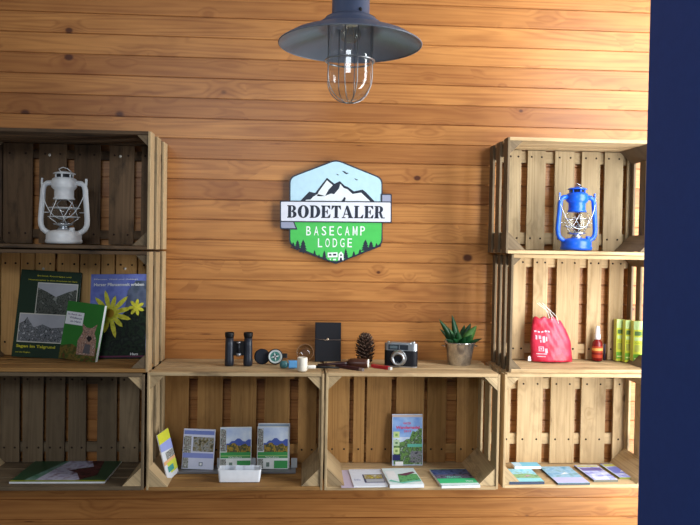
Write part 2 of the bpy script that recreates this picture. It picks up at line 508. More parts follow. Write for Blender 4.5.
# dark green book
gB = patch('print_grey_valley', [(30, 34, 30), (84, 88, 80), (46, 50, 44), (130, 134, 128)], 70)
gT = patch('print_grey_village', [(40, 42, 46), (120, 124, 130), (60, 64, 66), (170, 172, 178)], 110)
DG = col(20, 46, 28, .6); YEL = col(196, 190, 40, .5); GREYSKY = col(168, 170, 178, .5); CREAM = col(214, 212, 200, .5)
p0 = at(47, 357, -.10)
bk = thing('book', 'dark green book with two black-and-white landscape photos, yellow writing', 'book', (p0.x - .020, -.085, ZB + LIFT), Euler((-R(10), R(2.5), R(0)), 'XYZ'))
mb = card(.178, .262, .0018, DG, [
    (CREAM, rc(.30, .97, .44, .86)), (gB, rc(.31, .96, .50, .85)), (GREYSKY, [(.31, .85), (.96, .85), (.96, .80), (.80, .76), (.62, .70), (.45, .76), (.31, .80)]),
    (CREAM, rc(.30, .97, .455, .50)),
    (CREAM, rc(.06, .86, .17, .50)), (GREYSKY, rc(.07, .85, .30, .49)), (gT, [(.07, .18), (.85, .18), (.85, .36), (.6, .34), (.45, .38), (.32, .34), (.22, .42), (.19, .46), (.15, .41), (.07, .38)]),
    (YEL, 'text', 'Bodetal, Rosstrappe und', .28, .84, .925, .945), (YEL, 'text', 'Hexentanzplatz in alten Ansichten im Harz', .14, .95, .875, .895),
    (YEL, 'text', 'Sagen im Talgrund', .06, .70, .10, .142, .03), (YEL, 'text', 'aus der Region', .06, .30, .045, .065)])
mb.build('cover', bk)
m2 = MB(); m2.box(-.087, .087, .0019, .010, .001, .259, PAPER); m2.build('pages', bk)
m3 = MB(); m3.box(-.089, .089, .0101, .0117, 0, .262, DG); m3.build('back_cover', bk)
# flower book
BLU = patch('print_blue_sky', [(92, 104, 180), (118, 132, 204), (100, 112, 188)], 20, rough=.6)
DKG = patch('print_dark_leaves', [(10, 16, 12), (30, 48, 30), (12, 18, 16), (40, 54, 42)], 45, rough=.6)
PET = patch('print_yellow_petal', [(206, 200, 40), (232, 226, 70), (190, 184, 30)], 60)
def petal(cx, cy, a, L, wd, asp):
    pts = []
    for t, s in ((0, .25), (.3, .8), (.6, 1), (.85, .7), (1, 0), (.85, -.7), (.6, -1), (.3, -.8), (0, -.25)):
        x = t * L; y = s * wd
        pts.append((cx + (x * math.cos(a) - y * math.sin(a)), cy + (x * math.sin(a) + y * math.cos(a)) * asp))
    return pts
asp = .175 / .255
pr = [(DKG, [(0, 0), (1, 0), (1, .62), (.86, .66), (.7, .6), (.55, .5), (.42, .42), (.2, .45), (0, .52)]),
      (patch('print_grey_blur', [(74, 84, 110), (96, 106, 130), (60, 72, 84)], 25), [(.62, .60), (1, .60), (1, .92), (.8, .92), (.66, .8)])]
for k in range(12):
    a = k * 2 * math.pi / 12 + .25
    pr.append((PET, petal(.36, .53, a, .38 + .06 * math.sin(k * 2.3), .042, asp)))
for k in range(7):
    a = k * 2 * math.pi / 7 + .5
    pr.append((PET, petal(.82, .60, a, .15, .03, asp)))
OCH = col(196, 150, 30, .6)
pr.append((OCH, [(.36 + .075 * math.cos(a * .6283), .53 + .075 * asp * math.sin(a * .6283)) for a in range(10)]))
pr += [(WHITE, 'text', 'Pflanzen, Wald und Gebirge', .06, .84, .925, .945), (WHITE, 'text', 'Harzer Pflanzenwelt erleben', .06, .95, .855, .893, .025),
       (col(90, 20, 60, .5), rc(.02, .98, .012, .032)), (WHITE, 'text', 'Harz', .74, .88, .035, .065, .03)]
p0 = at(118, 359, -.085)
fbk = thing('book', 'upright book with a yellow flower on blue and black cover', 'book', (p0.x - .004, -.085, ZB + LIFT), Euler((-R(10), R(-1.2), R(0)), 'XYZ'))
mb = card(.168, .255, .0018, BLU, pr); mb.build('cover', fbk)
m2 = MB(); m2.box(-.0825, .0825, .0019, .010, .001, .253, PAPER); m2.build('pages', fbk)
m3 = MB(); m3.box(-.084, .084, .0101, .0117, 0, .255, BLU); m3.build('back_cover', fbk)
# small green book in front, with pale page block on its right
GR = col(48, 122, 44, .45); FUR = patch('print_lynx_fur', [(150, 112, 92), (186, 150, 130), (120, 90, 78), (200, 176, 160)], 120)
GRASS = patch('print_autumn_grass', [(70, 66, 28), (120, 96, 44), (60, 80, 30), (96, 60, 30)], 60)
p0 = at(75, 358, -.135)
sb = thing('book', 'small bright green book with a wild cat photo, leaning in front of the other two', 'book', (p0.x + .002, -.128, ZB + LIFT), Euler((-R(9), R(5), R(-16)), 'XYZ'))
mb = card(.120, .170, .0015, GR, [
    (GRASS, [(0, 0), (1, 0), (1, .26), (.8, .22), (.55, .20), (.3, .27), (0, .22)]),
    (FUR, [(.46, .10), (.96, .12), (.93, .40), (.86, .50), (.9, .66), (.76, .58), (.62, .58), (.5, .64), (.54, .50), (.44, .34)]),
    (col(40, 34, 34, .6), [(.66, .40), (.70, .44), (.78, .44), (.82, .40), (.75, .34)]),
    (col(96, 92, 96, .6), [(.62, .14), (.82, .14), (.80, .30), (.66, .30)]),
    (WHITE, rc(.02, .50, .60, .82)), (col(120, 90, 140, .6), 'text', 'Im Reich der', .06, .44, .76, .79), (col(60, 60, 110, .6), 'text', 'Wildkatze', .12, .46, .70, .735),
    (col(60, 60, 110, .6), 'text', 'im Harz', .16, .44, .64, .675)])
mb.build('cover', sb)
m2 = MB(); m2.box(-.0595, .0595, .0016, .0135, .001, .169, PAPER); m2.build('pages', sb)
m3 = MB(); m3.box(-.060, .060, .0136, .0151, 0, .170, GR); m3.build('back_cover', sb)

# flat magazine in the bottom left crate
def lying(mb, name, pts, z, label, cat, group=None, yaw=0, lift=.0004):
    """pts: the pixel of the middle of the front edge"""
    p = on(pts[0], pts[1], z + .002)
    o = mb.build(name, None, loc=(p.x, p.y, z + lift), rot=Euler((-R(90), 0, R(yaw)), 'XYZ'))
    # local thickness +y maps to -z, so raise by it
    return tag(o, label, cat, group)
ZC = FLOORS['C']['z']; ZD = FLOORS['D']['z']; ZE = FLOORS['E']['z']; ZH = FLOORS['H']['z']; ZG = FLOORS['G']['z']; ZF = FLOORS['F']['z']; ZA = FLOORS['A']['z']
MG = col(30, 74, 48, .35)
mb = card(.262, .200, .005, MG, [
    (patch('print_grey_green', [(60, 110, 84), (120, 150, 140)], 30), [(.12, 0), (.34, 0), (.44, 1), (.36, 1)]),
    (patch('print_dusky_pink', [(150, 140, 170), (190, 190, 210), (120, 90, 110)], 30), [(.25, .05), (.72, .05), (.66, .45), (.56, .6), (.8, .75), (.72, 1), (.40, 1)]),
    (patch('print_dark_red', [(40, 20, 24), (96, 50, 50), (24, 20, 24)], 40), [(.72, .08), (.62, .40), (.50, .52), (.74, .70), (.66, 1), (.80, 1), (.86, .3)]),
    (col(150, 160, 40, .5), rc(0, 1, 0, .06)),
    ], edge=PAPER)
lying(mb, 'magazine', (57, 483), ZC, 'green magazine lying flat in the crate at the bottom left', 'magazine', lift=.0056)

# ------------------------------------------------------------------ brochures in crate D
BSKY = patch('print_pale_sky', [(170, 190, 226), (216, 226, 240)], 25)
BMOU = col(70, 92, 170, .5); BFOR = patch('print_autumn_wood', [(66, 84, 40), (176, 140, 50), (56, 74, 50), (120, 96, 60)], 90)
BGRE = col(60, 150, 80, .5); THUMB = patch('print_thumbnails', [(60, 60, 56), (170, 176, 170), (90, 70, 60), (200, 204, 204)], 150)
def hike_prints():
    return [(BSKY, rc(.02, .98, .62, .98)), (BMOU, rnd_hills(.2, .98, .45, [.60, .68, .72, .66, .7], seed=2)),
            (BFOR, rnd_hills(.22, .98, .38, [.58, .62, .56, .60, .55], seed=3)), (BGRE, rc(.02, .98, .26, .40)), (col(150, 190, 110, .5), rc(.02, .98, .305, .325)),
            (THUMB, rc(.02, .19, .42, .95)), (THUMB, rc(.02, .20, .03, .24)), (BGRE, rc(.55, .98, .02, .20)), (col(110, 130, 120, .5), rc(.30, .40, .06, .16)),
            (WHITE, 'text', 'Wandern', .26, .7, .27, .30)]
def lilac_prints():
    return [(col(110, 126, 190, .5), rc(.02, .98, .86, .96)), (patch('print_forest_cross', [(60, 56, 50), (120, 110, 70), (150, 150, 150), (70, 76, 50)], 90), rc(.32, .98, .44, .80)),
            (THUMB, rc(.02, .26, .38, .82)), (THUMB, rc(.02, .20, .02, .28)), (col(130, 142, 204, .5), rc(.02, .98, .28, .40)),
            (col(120, 130, 150, .5), rc(.54, .66, .08, .18)), (WHITE, rc(.57, .63, .10, .16))]
DY = -.105
hol = thing('brochure_holder', 'long flat clear plastic tray under the three brochure stacks', 'brochure holder', (at(231, 472, DY).x, DY, ZD + LIFT))
ACR = glass_mat('clear_acrylic', (.80, .82, .84), 1.5, .05)
FROST = col(112, 112, 116, .3)
wh = (at(296, 472, DY).x - at(166, 472, DY).x) / 2
mb = MB(); mb.box(-wh, wh, -.030, .045, 0, .002, FROST); mb.build('base', hol)
mb = MB(); mb.box(-wh, wh, -.0325, -.0305, 0, .006, FROST); mb.build('front_lip', hol)
for (a, b) in ((216, 218.6), (247.5, 255), (291, 297)):
    xx0 = at(a, 466, DY - .01).x - hol.location.x; xx1 = at(b, 466, DY - .01).x - hol.location.x
    mb = MB(); mb.box(xx0, xx1, .018, .0195, .0025, .032, col(188, 192, 196, .3), M=Matrix.Translation((0, 0, 0))); mb.build('divider', hol)
zb = ZD + LIFT + .0035
for (px, w, h, prn, lab, yaw, ro, base, Y) in (
        (197.3, .094, .118, lilac_prints(), 'stack of lilac and white brochures, leftmost of the three stacks in the tray', -2, 1.5, col(200, 204, 226, .5), DY),
        (235.4, .094, .124, hike_prints(), 'stack of green and blue landscape brochures, middle one of the three in the tray', 3, 0, col(226, 230, 228, .5), DY),
        (272.5, .094, .126, hike_prints(), 'stack of green and blue landscape brochures, rightmost of the three in the tray', 0, 0, col(226, 230, 228, .5), DY)):
    mb = card(w, h, .008, base, prn, edge=PAPER)
    stand(mb, 'brochure', None, px, 460, zb, Y, 9, yaw, ro, lab, 'brochure', 'brochures standing in the plastic tray')
mb = card(.096, .133, .003, PAPER, [(col(150, 168, 190, .5), rc(.02, .98, .9, .98))], edge=PAPER)
stand(mb, 'brochure', None, 273.5, 460, zb, DY + .011, 9, 0, 0, 'pale brochure showing its top edge behind the rightmost landscape stack', 'brochure')
# leaning yellow leaflet at the left wall of crate D
mb = card(.075, .135, .003, col(214, 216, 220, .5), [
    (col(206, 206, 60, .5), rc(.0, 1, .78, 1)), (col(150, 160, 214, .5), [(0, .62), (1, .56), (1, .78), (0, .78)]), (THUMB, rc(.3, 1, .40, .56)),
    (col(220, 170, 120, .5), rc(0, 1, .32, .40)), (col(200, 206, 70, .5), [(.4, .1), (1, .1), (1, .34), (.2, .34)]), (col(70, 150, 140, .5), rc(.2, .7, .14, .26)),
    ])
p0 = at(173.5, 472, -.165)
o = mb.build('leaflet', None, loc=(p0.x, -.165, ZD + .003), rot=(Matrix.Rotation(R(-14), 3, 'Y') @ Matrix.Rotation(R(76), 3, 'Z')).to_euler())
tag(o, 'narrow yellow-topped leaflet leaning against the left side of its crate', 'leaflet')
# small white box
def open_box(w, dp, h, t, m, r=.006):
    mb = MB()
    def rr(w, d, r, n=4):
        pts = []
        for cx, cy, a0 in ((w - r, d - r, 0), (-w + r, d - r, 90), (-w + r, -d + r, 180), (w - r, -d + r, 270)):
            for k in range(n + 1):
                a = R(a0 + 90 * k / n); pts.append((cx + r * math.cos(a), cy + r * math.sin(a)))
        return pts
    loops = [(rr(w * .94, dp * .92, r), 0.0), (rr(w, dp, r), h), (rr(w - t, dp - t, r - t * .7), h), (rr(w * .94 - t, dp * .92 - t, r - t * .7), t)]
    vs = [[mb.bm.verts.new((x, y, z)) for x, y in L] for L, z in loops]
    n = len(vs[0])
    mb.face(list(reversed(vs[0])), m)
    for a, b in zip(vs[:-1], vs[1:]):
        for i in range(n): mb.face([a[i], a[(i + 1) % n], b[(i + 1) % n], b[i]], m, False)
    mb.face(vs[-1], m)
    return mb
p0 = at(240, 484, -.19)
bx = thing('storage_box', 'small open white plastic box in front of the brochures', 'box', (p0.x, -.196, ZD + LIFT))
open_box(.0615, .024, .035, .002, col(236, 240, 246, .35)).build('body', bx)
FILM = glass_mat('clear_plastic_film', (.85, .87, .9), 1.45, .15)
r = random.Random(5)
for i in range(3):
    mb = MB()
    x = -.034 + i * .032
    mb.box(-.014, .014, -.0006, .0006, 0, .031 + r.uniform(0, .006), col(206, 212, 222, .2))
    o = mb.build('card_sleeve', None, loc=(p0.x + x, -.196 + r.uniform(-.008, .008), ZD + LIFT + .0075), rot=(R(r.uniform(-12, 12)), R(r.uniform(-10, 10)), R(r.uniform(-30, 30))))
    tag(o, ('leftmost', 'middle', 'rightmost')[i] + ' of the three pale plastic sleeves standing in the small white box', 'sleeve', 'plastic sleeves in the white box')

# ------------------------------------------------------------------ crate E papers
mb = card(.096, .158, .010, BSKY, [
    (patch('print_blue_sky_bright', [(96, 140, 214), (160, 190, 230)], 25), rc(.02, .98, .55, .95)), (col(196, 176, 170, .5), rc(.0, 1, .94, .985)),
    (patch('print_bush', [(50, 90, 40), (110, 150, 80), (60, 80, 60), (150, 170, 150)], 80), rnd_hills(.05, .98, .02, [.50, .46, .52, .66, .72], seed=8)),
    (col(206, 70, 110, .5), 'text', 'HARZER', .36, .62, .80, .84, .02), (col(206, 70, 110, .5), 'text', 'Wandernadel', .12, .9, .71, .77, .03), (col(206, 70, 110, .5), 'text', '2019', .38, .62, .645, .685, .02),
    (col(196, 214, 150, .5), rc(.04, .24, .54, .66)), (col(186, 206, 170, .5), rc(.04, .24, .385, .50)), (col(196, 214, 150, .5), rc(.04, .24, .23, .345)),
    (col(40, 44, 96, .5), rc(.02, .26, .10, .21)), (col(120, 170, 80, .5), rc(.10, .18, .57, .62)), (col(90, 130, 90, .5), rc(.10, .18, .42, .46)), (col(120, 150, 80, .5), rc(.10, .18, .26, .31)),
    (col(96, 176, 160, .5), rc(.5, .98, .36, .42)), (patch('print_dark_figures', [(60, 56, 70), (130, 130, 140), (70, 90, 60)], 120), rc(.6, .96, .06, .28)),
    (WHITE, rc(.1, .36, .0, .08))], edge=col(150, 120, 100, .6))
stand(mb, 'brochure', None, 407.3, 468, ZE + LIFT, -.058, 6, 1, 0, 'tall brochure stack standing against the crate back, blue sky and green bushes', 'brochure')
p = on(347, 487, ZE)
mb = card(.045, .165, .0006, col(196, 184, 206, .7), [])
lying(mb, 'paper_sheet', (349.5, 487.5), ZE, 'plain lilac paper lying beside the left corner post', 'paper', yaw=3, lift=.0018)
mb = card(.098, .16, .004, col(222, 228, 242, .6), [(col(170, 176, 190, .6), 'text', 'Bodetal und Umgebung', .1, .9, .93, .96),
    (col(70, 76, 110, .6), rc(.36, .97, .18, .66)), (patch('print_gold_train', [(206, 196, 96), (150, 130, 60), (210, 210, 200)], 60), rc(.40, .95, .40, .64)), (col(176, 180, 190, .6), rc(.42, .95, .21, .38)),
    (col(150, 160, 200, .6), 'text', 'Info', .08, .26, .3, .4)], edge=PAPER)
lying(mb, 'brochure', (371, 487), ZE, 'white brochure with a small gold picture lying left of the standing brochure', 'brochure', yaw=2, lift=.0048)
mb = card(.098, .155, .010, col(222, 236, 238, .6), [(patch('print_green_field', [(60, 140, 80), (110, 180, 110), (60, 110, 80)], 60), [(.32, .12), (.98, .16), (.98, .60), (.7, .66), (.4, .62)]),
    (col(110, 60, 80, .6), [(.38, .55), (.62, .5), (.95, .70), (.9, .76), (.6, .66)]), (col(120, 200, 180, .6), [(.02, .2), (.1, .28), (.35, .12), (.98, .26), (.98, .20), (.4, .05)]), (WHITE, rc(.05, .34, .3, .8))], edge=PAPER)
lying(mb, 'brochure', (407, 487.5), ZE, 'white and green brochure stack lying at the foot of the standing brochure', 'brochure', yaw=3, lift=.0108)
mb = card(.112, .155, .007, col(40, 150, 110, .5), [(patch('print_dark_blue_sea', [(40, 60, 110), (90, 110, 160), (30, 40, 60)], 50), rc(.0, 1, .52, .98)), (patch('print_dark_hill', [(30, 50, 50), (120, 110, 140), (40, 60, 60)], 70), rc(0, 1, .42, .66)),
    (col(130, 220, 200, .5), 'text', 'Wandern', .28, .68, .44, .56, .02), (col(70, 196, 130, .5), rc(0, 1, .12, .40)), (col(220, 236, 236, .5), rc(0, 1, 0, .13)), (WHITE, 'text', 'Harz', .72, .9, .2, .28, .02)], edge=PAPER)
lying(mb, 'brochure', (461, 487.5), ZE, 'dark blue and teal brochure lying near the right corner post', 'brochure', yaw=3, lift=.0078)

# ------------------------------------------------------------------ booklets lying in crate H
AQ = patch('print_aqua_map', [(110, 190, 214), (160, 214, 236), (130, 176, 150)], 40)
grp = 'booklets lying flat in the bottom right crate'
mb = card(.082, .044, .008, col(120, 196, 226, .5), [(col(190, 220, 240, .5), rc(.0, .3, .1, .9))], edge=PAPER)
lying(mb, 'booklet', (528, 468.6), ZH + .0088, 'plain sky-blue booklet behind the leftmost booklet, against the crate back', 'booklet', yaw=0, lift=.0088)
mb = card(.104, .125, .008, AQ, [(patch('print_green_land', [(110, 160, 100), (150, 190, 140), (90, 130, 100)], 50), [(.0, .30), (1, .26), (1, .5), (.7, .62), (.3, .56), (0, .7)]),
    (col(190, 150, 170, .5), [(.55, .36), (.8, .42), (.7, .5)]), (col(150, 220, 230, .5), rc(.04, .98, .03, .25))], edge=col(60, 70, 90, .6))
lying(mb, 'booklet', (527, 484), ZH, 'aqua booklet with a green band, leftmost of the row', 'booklet', yaw=1, lift=.0088)
mb = card(.096, .165, .005, AQ, [(patch('print_blue_lake', [(90, 150, 190), (150, 190, 220), (120, 160, 170)], 30), rc(0, 1, .35, .98)), (col(190, 190, 232, .5), rc(0, 1, .02, .33)), (WHITE, [(.4, .5), (.7, .56), (.6, .62)])], edge=col(70, 80, 90, .6))
lying(mb, 'booklet', (574, 484.5), ZH, 'blue and lilac booklet, second from the left in the row', 'booklet', yaw=1, lift=.0058)
LIL = patch('print_lilac_map', [(110, 110, 200), (180, 190, 236), (220, 224, 240)], 40)
mb = card(.074, .150, .006, LIL, [(col(206, 204, 120, .5), rc(.05, .95, .86, .96)), (col(110, 100, 170, .5), rc(.05, .95, .60, .80)), (WHITE, rc(.1, .7, .02, .2))], edge=col(110, 110, 100, .6))
lying(mb, 'booklet', (606, 481.5), ZH, 'lilac and white booklet with a dark edge, right of the blue booklet', 'booklet', yaw=2, lift=.0068)
mb = card(.090, .140, .005, LIL, [(col(206, 210, 110, .5), rc(.05, .95, .80, .96)), (col(120, 130, 214, .5), rc(.05, .95, .30, .72)), (WHITE, [(.3, .4), (.7, .4), (.6, .6)])], edge=col(130, 140, 60, .6))
lying(mb, 'booklet', (634, 478.5), ZH, 'lilac booklet with a yellow band, nearest to the navy wall', 'booklet', yaw=2, lift=.0058)

# ------------------------------------------------------------------ hurricane lanterns
GLOBE = glass_mat('lantern_glass', (.94, .96, .97), 1.5, .03)
STEEL = col(200, 204, 208, .25, .9)
def lantern(label, loc, m, s, group, wire=None, rot=0, globe_r=.040, wickc=None):
    wire = wire or m
    root = thing('hurricane_lantern', label, 'lantern', loc, (0, 0, R(rot)), group)
    S = lambda L: [(a * s, b * s) for a, b in L]
    V = lambda L: [(a * s, b * s, c * s) for a, b, c in L]
    mb = MB(); mb.lathe(S([(0, 0), (.047, 0), (.050, .002), (.0515, .006), (.0515, .010), (.0495, .012), (.0495, .024), (.0485, .030), (.043, .036), (.030, .039), (.018, .041), (0, .041)]), m); tk_ = mb.build('fuel_tank', root)
    mb = MB(); mb.lathe(S([(.0, .0405), (.018, .0405), (.018, .046), (.013, .048), (.013, .052), (.030, .055), (.031, .059), (.022, .0600), (.010, .064), (.0, .064)]), STEEL); mb.build('burner', root)
    mb = MB(); mb.lathe(S([(.0, .0295), (.0075, .0300), (.0075, .041), (.006, .043), (0, .043)]), m, c=(.030 * s, -.022 * s, .004 * s), seg=14); mb.build('filler_cap', tk_)
    mb = MB(); mb.lathe(S([(.026, .0605), (.030, .066), (globe_r - .001, .082), (globe_r, .092), (globe_r - .003, .104), (.032, .118), (.026, .129)]), GLOBE); mb.build('globe', root)
    mb = MB(); mb.lathe(S([(.024, .130), (.029, .1275), (.031, .131), (.0275, .135), (.0275, .156), (.034, .162), (.036, .166), (.036, .182), (.033, .188), (.026, .192), (.023, .1925)]), m); mb.build('chimney', root)
    mb = MB()
    mb.lathe(S([(0, .1900), (.0215, .1915), (.0205, .194), (.0205, .2015), (0, .2015)]), col(40, 42, 46, .6), seg=20)
    for k in range(6):
        a = R(60 * k + 30); x, y = .0235 * math.cos(a), .0235 * math.sin(a)
        mb.tube(V([(x, y, .191), (x, y, .203)]), .0026 * s, m, seg=6)
    mb.lathe(S([(0, .212), (.012, .2105), (.026, .207), (.0315, .204), (.0315, .2025), (0, .2025)]), m); mb.build('vent_cap', root)
    for sx in (-1, 1):
        pts = [(.040, .030, 0), (.050, .034, 0), (.0600, .042, 0), (.0655, .054, 0), (.0665, .070, 0), (.0645, .100, 0), (.0615, .135, 0), (.0600, .158, 0), (.0570, .169, 0), (.049, .1755, 0), (.034, .177, 0)]
        mb = MB(); mb.tube([(sx * a * s, 0, b * s) for a, b, _ in pts], .0078 * s, m, seg=12); st_ = mb.build('side_tube', root)
        mb = MB()
        mb.box(-.0022 * s, .0022 * s, -.004 * s, .004 * s, .170 * s, .190 * s, m, M=Matrix.Translation((sx * .0625 * s, 0, 0))); mb.build('bail_ear', st_)
    # bail handle folded towards the back, its loop showing over the cap
    mb = MB(); pts = []
    for k in range(25):
        a = math.pi * k / 24
        pts.append((.0655 * math.cos(a), -.030 * math.sin(a) * .6 - 0.0, .186 - .115 * math.sin(a) ** 1.2 + .0))
    mb.tube(V(pts), .0012 * s, wire, seg=6); mb.build('bail_handle', root)
    # globe guard wires
    mb = MB()
    rr = globe_r + .004
    for zz in (.078, .104):
        mb.tube([(rr * s * math.cos(a * math.pi / 12), rr * s * math.sin(a * math.pi / 12), zz * s) for a in range(24)], .0010 * s, wire, seg=6, closed=True)
    for a0 in (-60, -120, 60, 120):
        mb.tube([((.027 + .0 * t) * s * math.cos(R(a0)) if t in (0, 1) else rr * s * math.cos(R(a0 + (t - .5) * 50)), (.027 * math.sin(R(a0)) if t in (0, 1) else rr * math.sin(R(a0 + (t - .5) * 50))) * s, (.060 + .071 * t) * s) for t in (0, .2, .35, .5, .65, .8, 1)], .0010 * s, wire, seg=6)
    for sx in (-1, 1):
        mb.tube(V([(sx * rr, 0, .091), (sx * .064, 0, .091)]), .0010 * s, wire, seg=6)
    mb.build('globe_guard', root)
    mb = MB(); mb.tube(V([(.0, -.030, .205), (-.012, -.012, .2165), (-.004, 0, .2225), (.008, 0, .219), (.018, .004, .2105)]), .0013 * s, wire, seg=6); mb.build('lift_ring', root)
    return root
pw = at(63.8, 244, -.125)
lantern('white hurricane lantern standing in the dark crate', (pw.x, -.125, ZA + LIFT), col(244, 247, 250, .35), 1.0, 'hurricane lanterns')
pbk = at(576, 250, -.115)
lantern('bright blue hurricane lantern standing in the pale crate', (pbk.x, -.115, ZF + LIFT), col(22, 92, 220, .3), .915, 'hurricane lanterns', wire=STEEL, rot=6)

# ------------------------------------------------------------------ crate G: pouch, bottle, boxes
RED = patch('red_nylon', [(196, 30, 56), (214, 48, 78), (184, 22, 46)], 30, rough=.4)
yG = -.075
c0 = at(551, 361, yG)
def pouch():
    mb = MB()
    outline = [(-21, 0), (-22, 8), (-22.5, 18), (-21, 28), (-20, 38), (-19.5, 45), (-13, 46), (-7, 46.5), (-3, 48), (3, 46), (8, 43), (13, 38), (16.5, 30), (19, 20), (21, 10), (22, 0)]
    sc = 1 / 346
    n = 22; nz = 22
    def edge(v):
        # left and right outline at height v (0..1)
        z = v * 47
        lx = -21.5 - 1.2 * math.sin(v * 3.0) + 2.0 * v ** 3
        rx = 23.5 - 1.0 * v * 4 - 16 * max(0, v - .45) ** 1.35 * 1.2
        return lx, rx, z
    def top(u): return 1.0 + .03 * math.sin(u * 21) - .10 * max(0, u - .75) * 4
    F = [[None] * (n + 1) for _ in range(nz + 1)]; B = [[None] * (n + 1) for _ in range(nz + 1)]
    for j in range(nz + 1):
        v = j / nz
        for i in range(n + 1):
            u = i / n
            lx, rx, z = edge(v)
            x = lx + (rx - lx) * u
            zz = z * (1 + (top(u) - 1) * v)
            bulge = (max(0, math.sin(math.pi * min(max(u, 0), 1))) ** .6) * (.9 - .5 * v) * 10
            wr = .5 * math.sin(u * 17 + v * 5) * v ** 1.5 + .45 * math.sin(u * 9 - v * 13) + .35 * math.sin(x * .9 + zz * .5)
            ed = math.sin(math.pi * u) * (1 if j > 0 else .8)
            F[j][i] = mb.bm.verts.new((x * sc, (-bulge - wr * ed * 1.0) * sc, zz * sc))
            if i in (0, n): B[j][i] = F[j][i]
            else: B[j][i] = mb.bm.verts.new((x * sc, (bulge * .55 + wr * ed * .5) * sc, zz * sc))
    for j in range(nz):
        for i in range(n):
            mb.face([F[j][i], F[j][i + 1], F[j + 1][i + 1], F[j + 1][i]], RED, True)
            mb.face([B[j][i + 1], B[j][i], B[j + 1][i], B[j + 1][i + 1]], RED, True)
    for i in range(n):
        mb.face([F[0][i + 1], F[0][i], B[0][i], B[0][i + 1]], RED)
        mb.face([F[nz][i], F[nz][i + 1], B[nz][i + 1], B[nz][i]], RED)
    # printed marks follow the cloth
    INK = col(236, 190, 204, .5)
    def dot(u0, u1, v0, v1):
        nu = max(1, int((u1 - u0) * n / .7)); 
        def P(u, v):
            a = min(int(u * n), n - 1); b = min(int(v * nz), nz - 1); fu, fv = u * n - a, v * nz - b
            p = F[b][a].co * (1 - fu) * (1 - fv) + F[b][a + 1].co * fu * (1 - fv) + F[b + 1][a].co * (1 - fu) * fv + F[b + 1][a + 1].co * fu * fv
            return p + Vector((0, -.0012, 0))
        for k in range(nu):
            a = u0 + (u1 - u0) * k / nu; b = u0 + (u1 - u0) * (k + 1) / nu
            mb.face([mb.bm.verts.new(P(a, v0)), mb.bm.verts.new(P(b, v0)), mb.bm.verts.new(P(b, v1)), mb.bm.verts.new(P(a, v1))], INK)
    for k in range(5): dot(.07 + k * .085, .07 + k * .085 + .055, .665, .70)
    for u0, u1, v0, v1 in ((.10, .14, .50, .60), (.17, .23, .52, .60), (.26, .32, .44, .58), (.34, .37, .46, .56), (.20, .23, .44, .50),
                           (.16, .28, .33, .345), (.16, .18, .24, .33), (.26, .28, .24, .33), (.16, .28, .24, .255), (.20, .24, .28, .31),
                           (.10, .34, .17, .19), (.12, .30, .11, .13), (.30, .36, .20, .30)):
        dot(u0, u1, v0, v1)
    return mb
pr_ = thing('drawstring_pouch', 'red nylon drawstring pouch with pale print and white cords', 'pouch', (c0.x, yG, ZG + LIFT), (R(-4), 0, 0))
pouch().build('bag', pr_)
mb = MB(); q = 1 / 346
CORD = col(222, 220, 210, .7)
mb.tube([(x * q, -3 * q, z * q) for x, z in ((-2, 44), (-4, 51), (-8, 58), (-14, 63), (-16, 62.5), (-13, 60), (-7, 56), (0, 50), (5, 42))], .0009, CORD, seg=6)
mb.tube([(x * q, -4 * q, z * q) for x, z in ((0, 44), (-2, 53), (-7, 60), (-11, 63), (-9, 60), (-2, 55), (5, 48), (7, 41))], .0008, CORD, seg=6)
mb.build('drawstring', pr_)
mb = MB()
mb.prism([(-.004, 0), (.006, 0), (.005, .012), (.001, .016), (-.003, .013)], 1, -.001, .001, col(236, 236, 232, .6)); o = mb.build('care_tag', pr_, loc=(-.071, -.006, .0015))
# red spray bottle
pB = at(597, 360.5, -.05)
bt = thing('spray_bottle', 'small red spray bottle with white nozzle beside the yellow boxes', 'bottle', (pB.x, -.05, ZG + LIFT)); bt.scale = (1.08, 1.08, 1.02)
mb = MB(); RB = col(120, 16, 18, .25)
mb.lathe([(0, 0), (.0135, 0), (.015, .002), (.015, .052), (.0135, .058), (.009, .063), (.008, .066), (0, .066)], RB); mb.build('body', bt)
mb = MB(); mb.lathe([(.0153, .010), (.0153, .046)], col(170, 60, 34, .5)); mb.lathe([(.0155, .020), (.0155, .026)], col(120, 20, 20, .5)); mb.lathe([(.0155, .032), (.0155, .040)], col(226, 170, 90, .5)); mb.build('paper_label', bt)
mb = MB(); mb.lathe([(0, .0662), (.0085, .0662), (.0085, .078), (.0070, .084), (.0062, .100), (.004, .107), (0, .108)], col(240, 242, 244, .35)); mb.build('spray_nozzle', bt)
# thin dark upright stick right of it
mb = MB(); mb.lathe([(0, 0), (.0035, 0), (.0035, .048), (.0028, .052), (0, .052)], col(48, 40, 60, .4), seg=12)
o = mb.build('dark_stick', None, loc=(pB.x + .025, -.045, ZG + LIFT)); tag(o, 'thin dark stick standing directly right of the red spray bottle', 'stick')
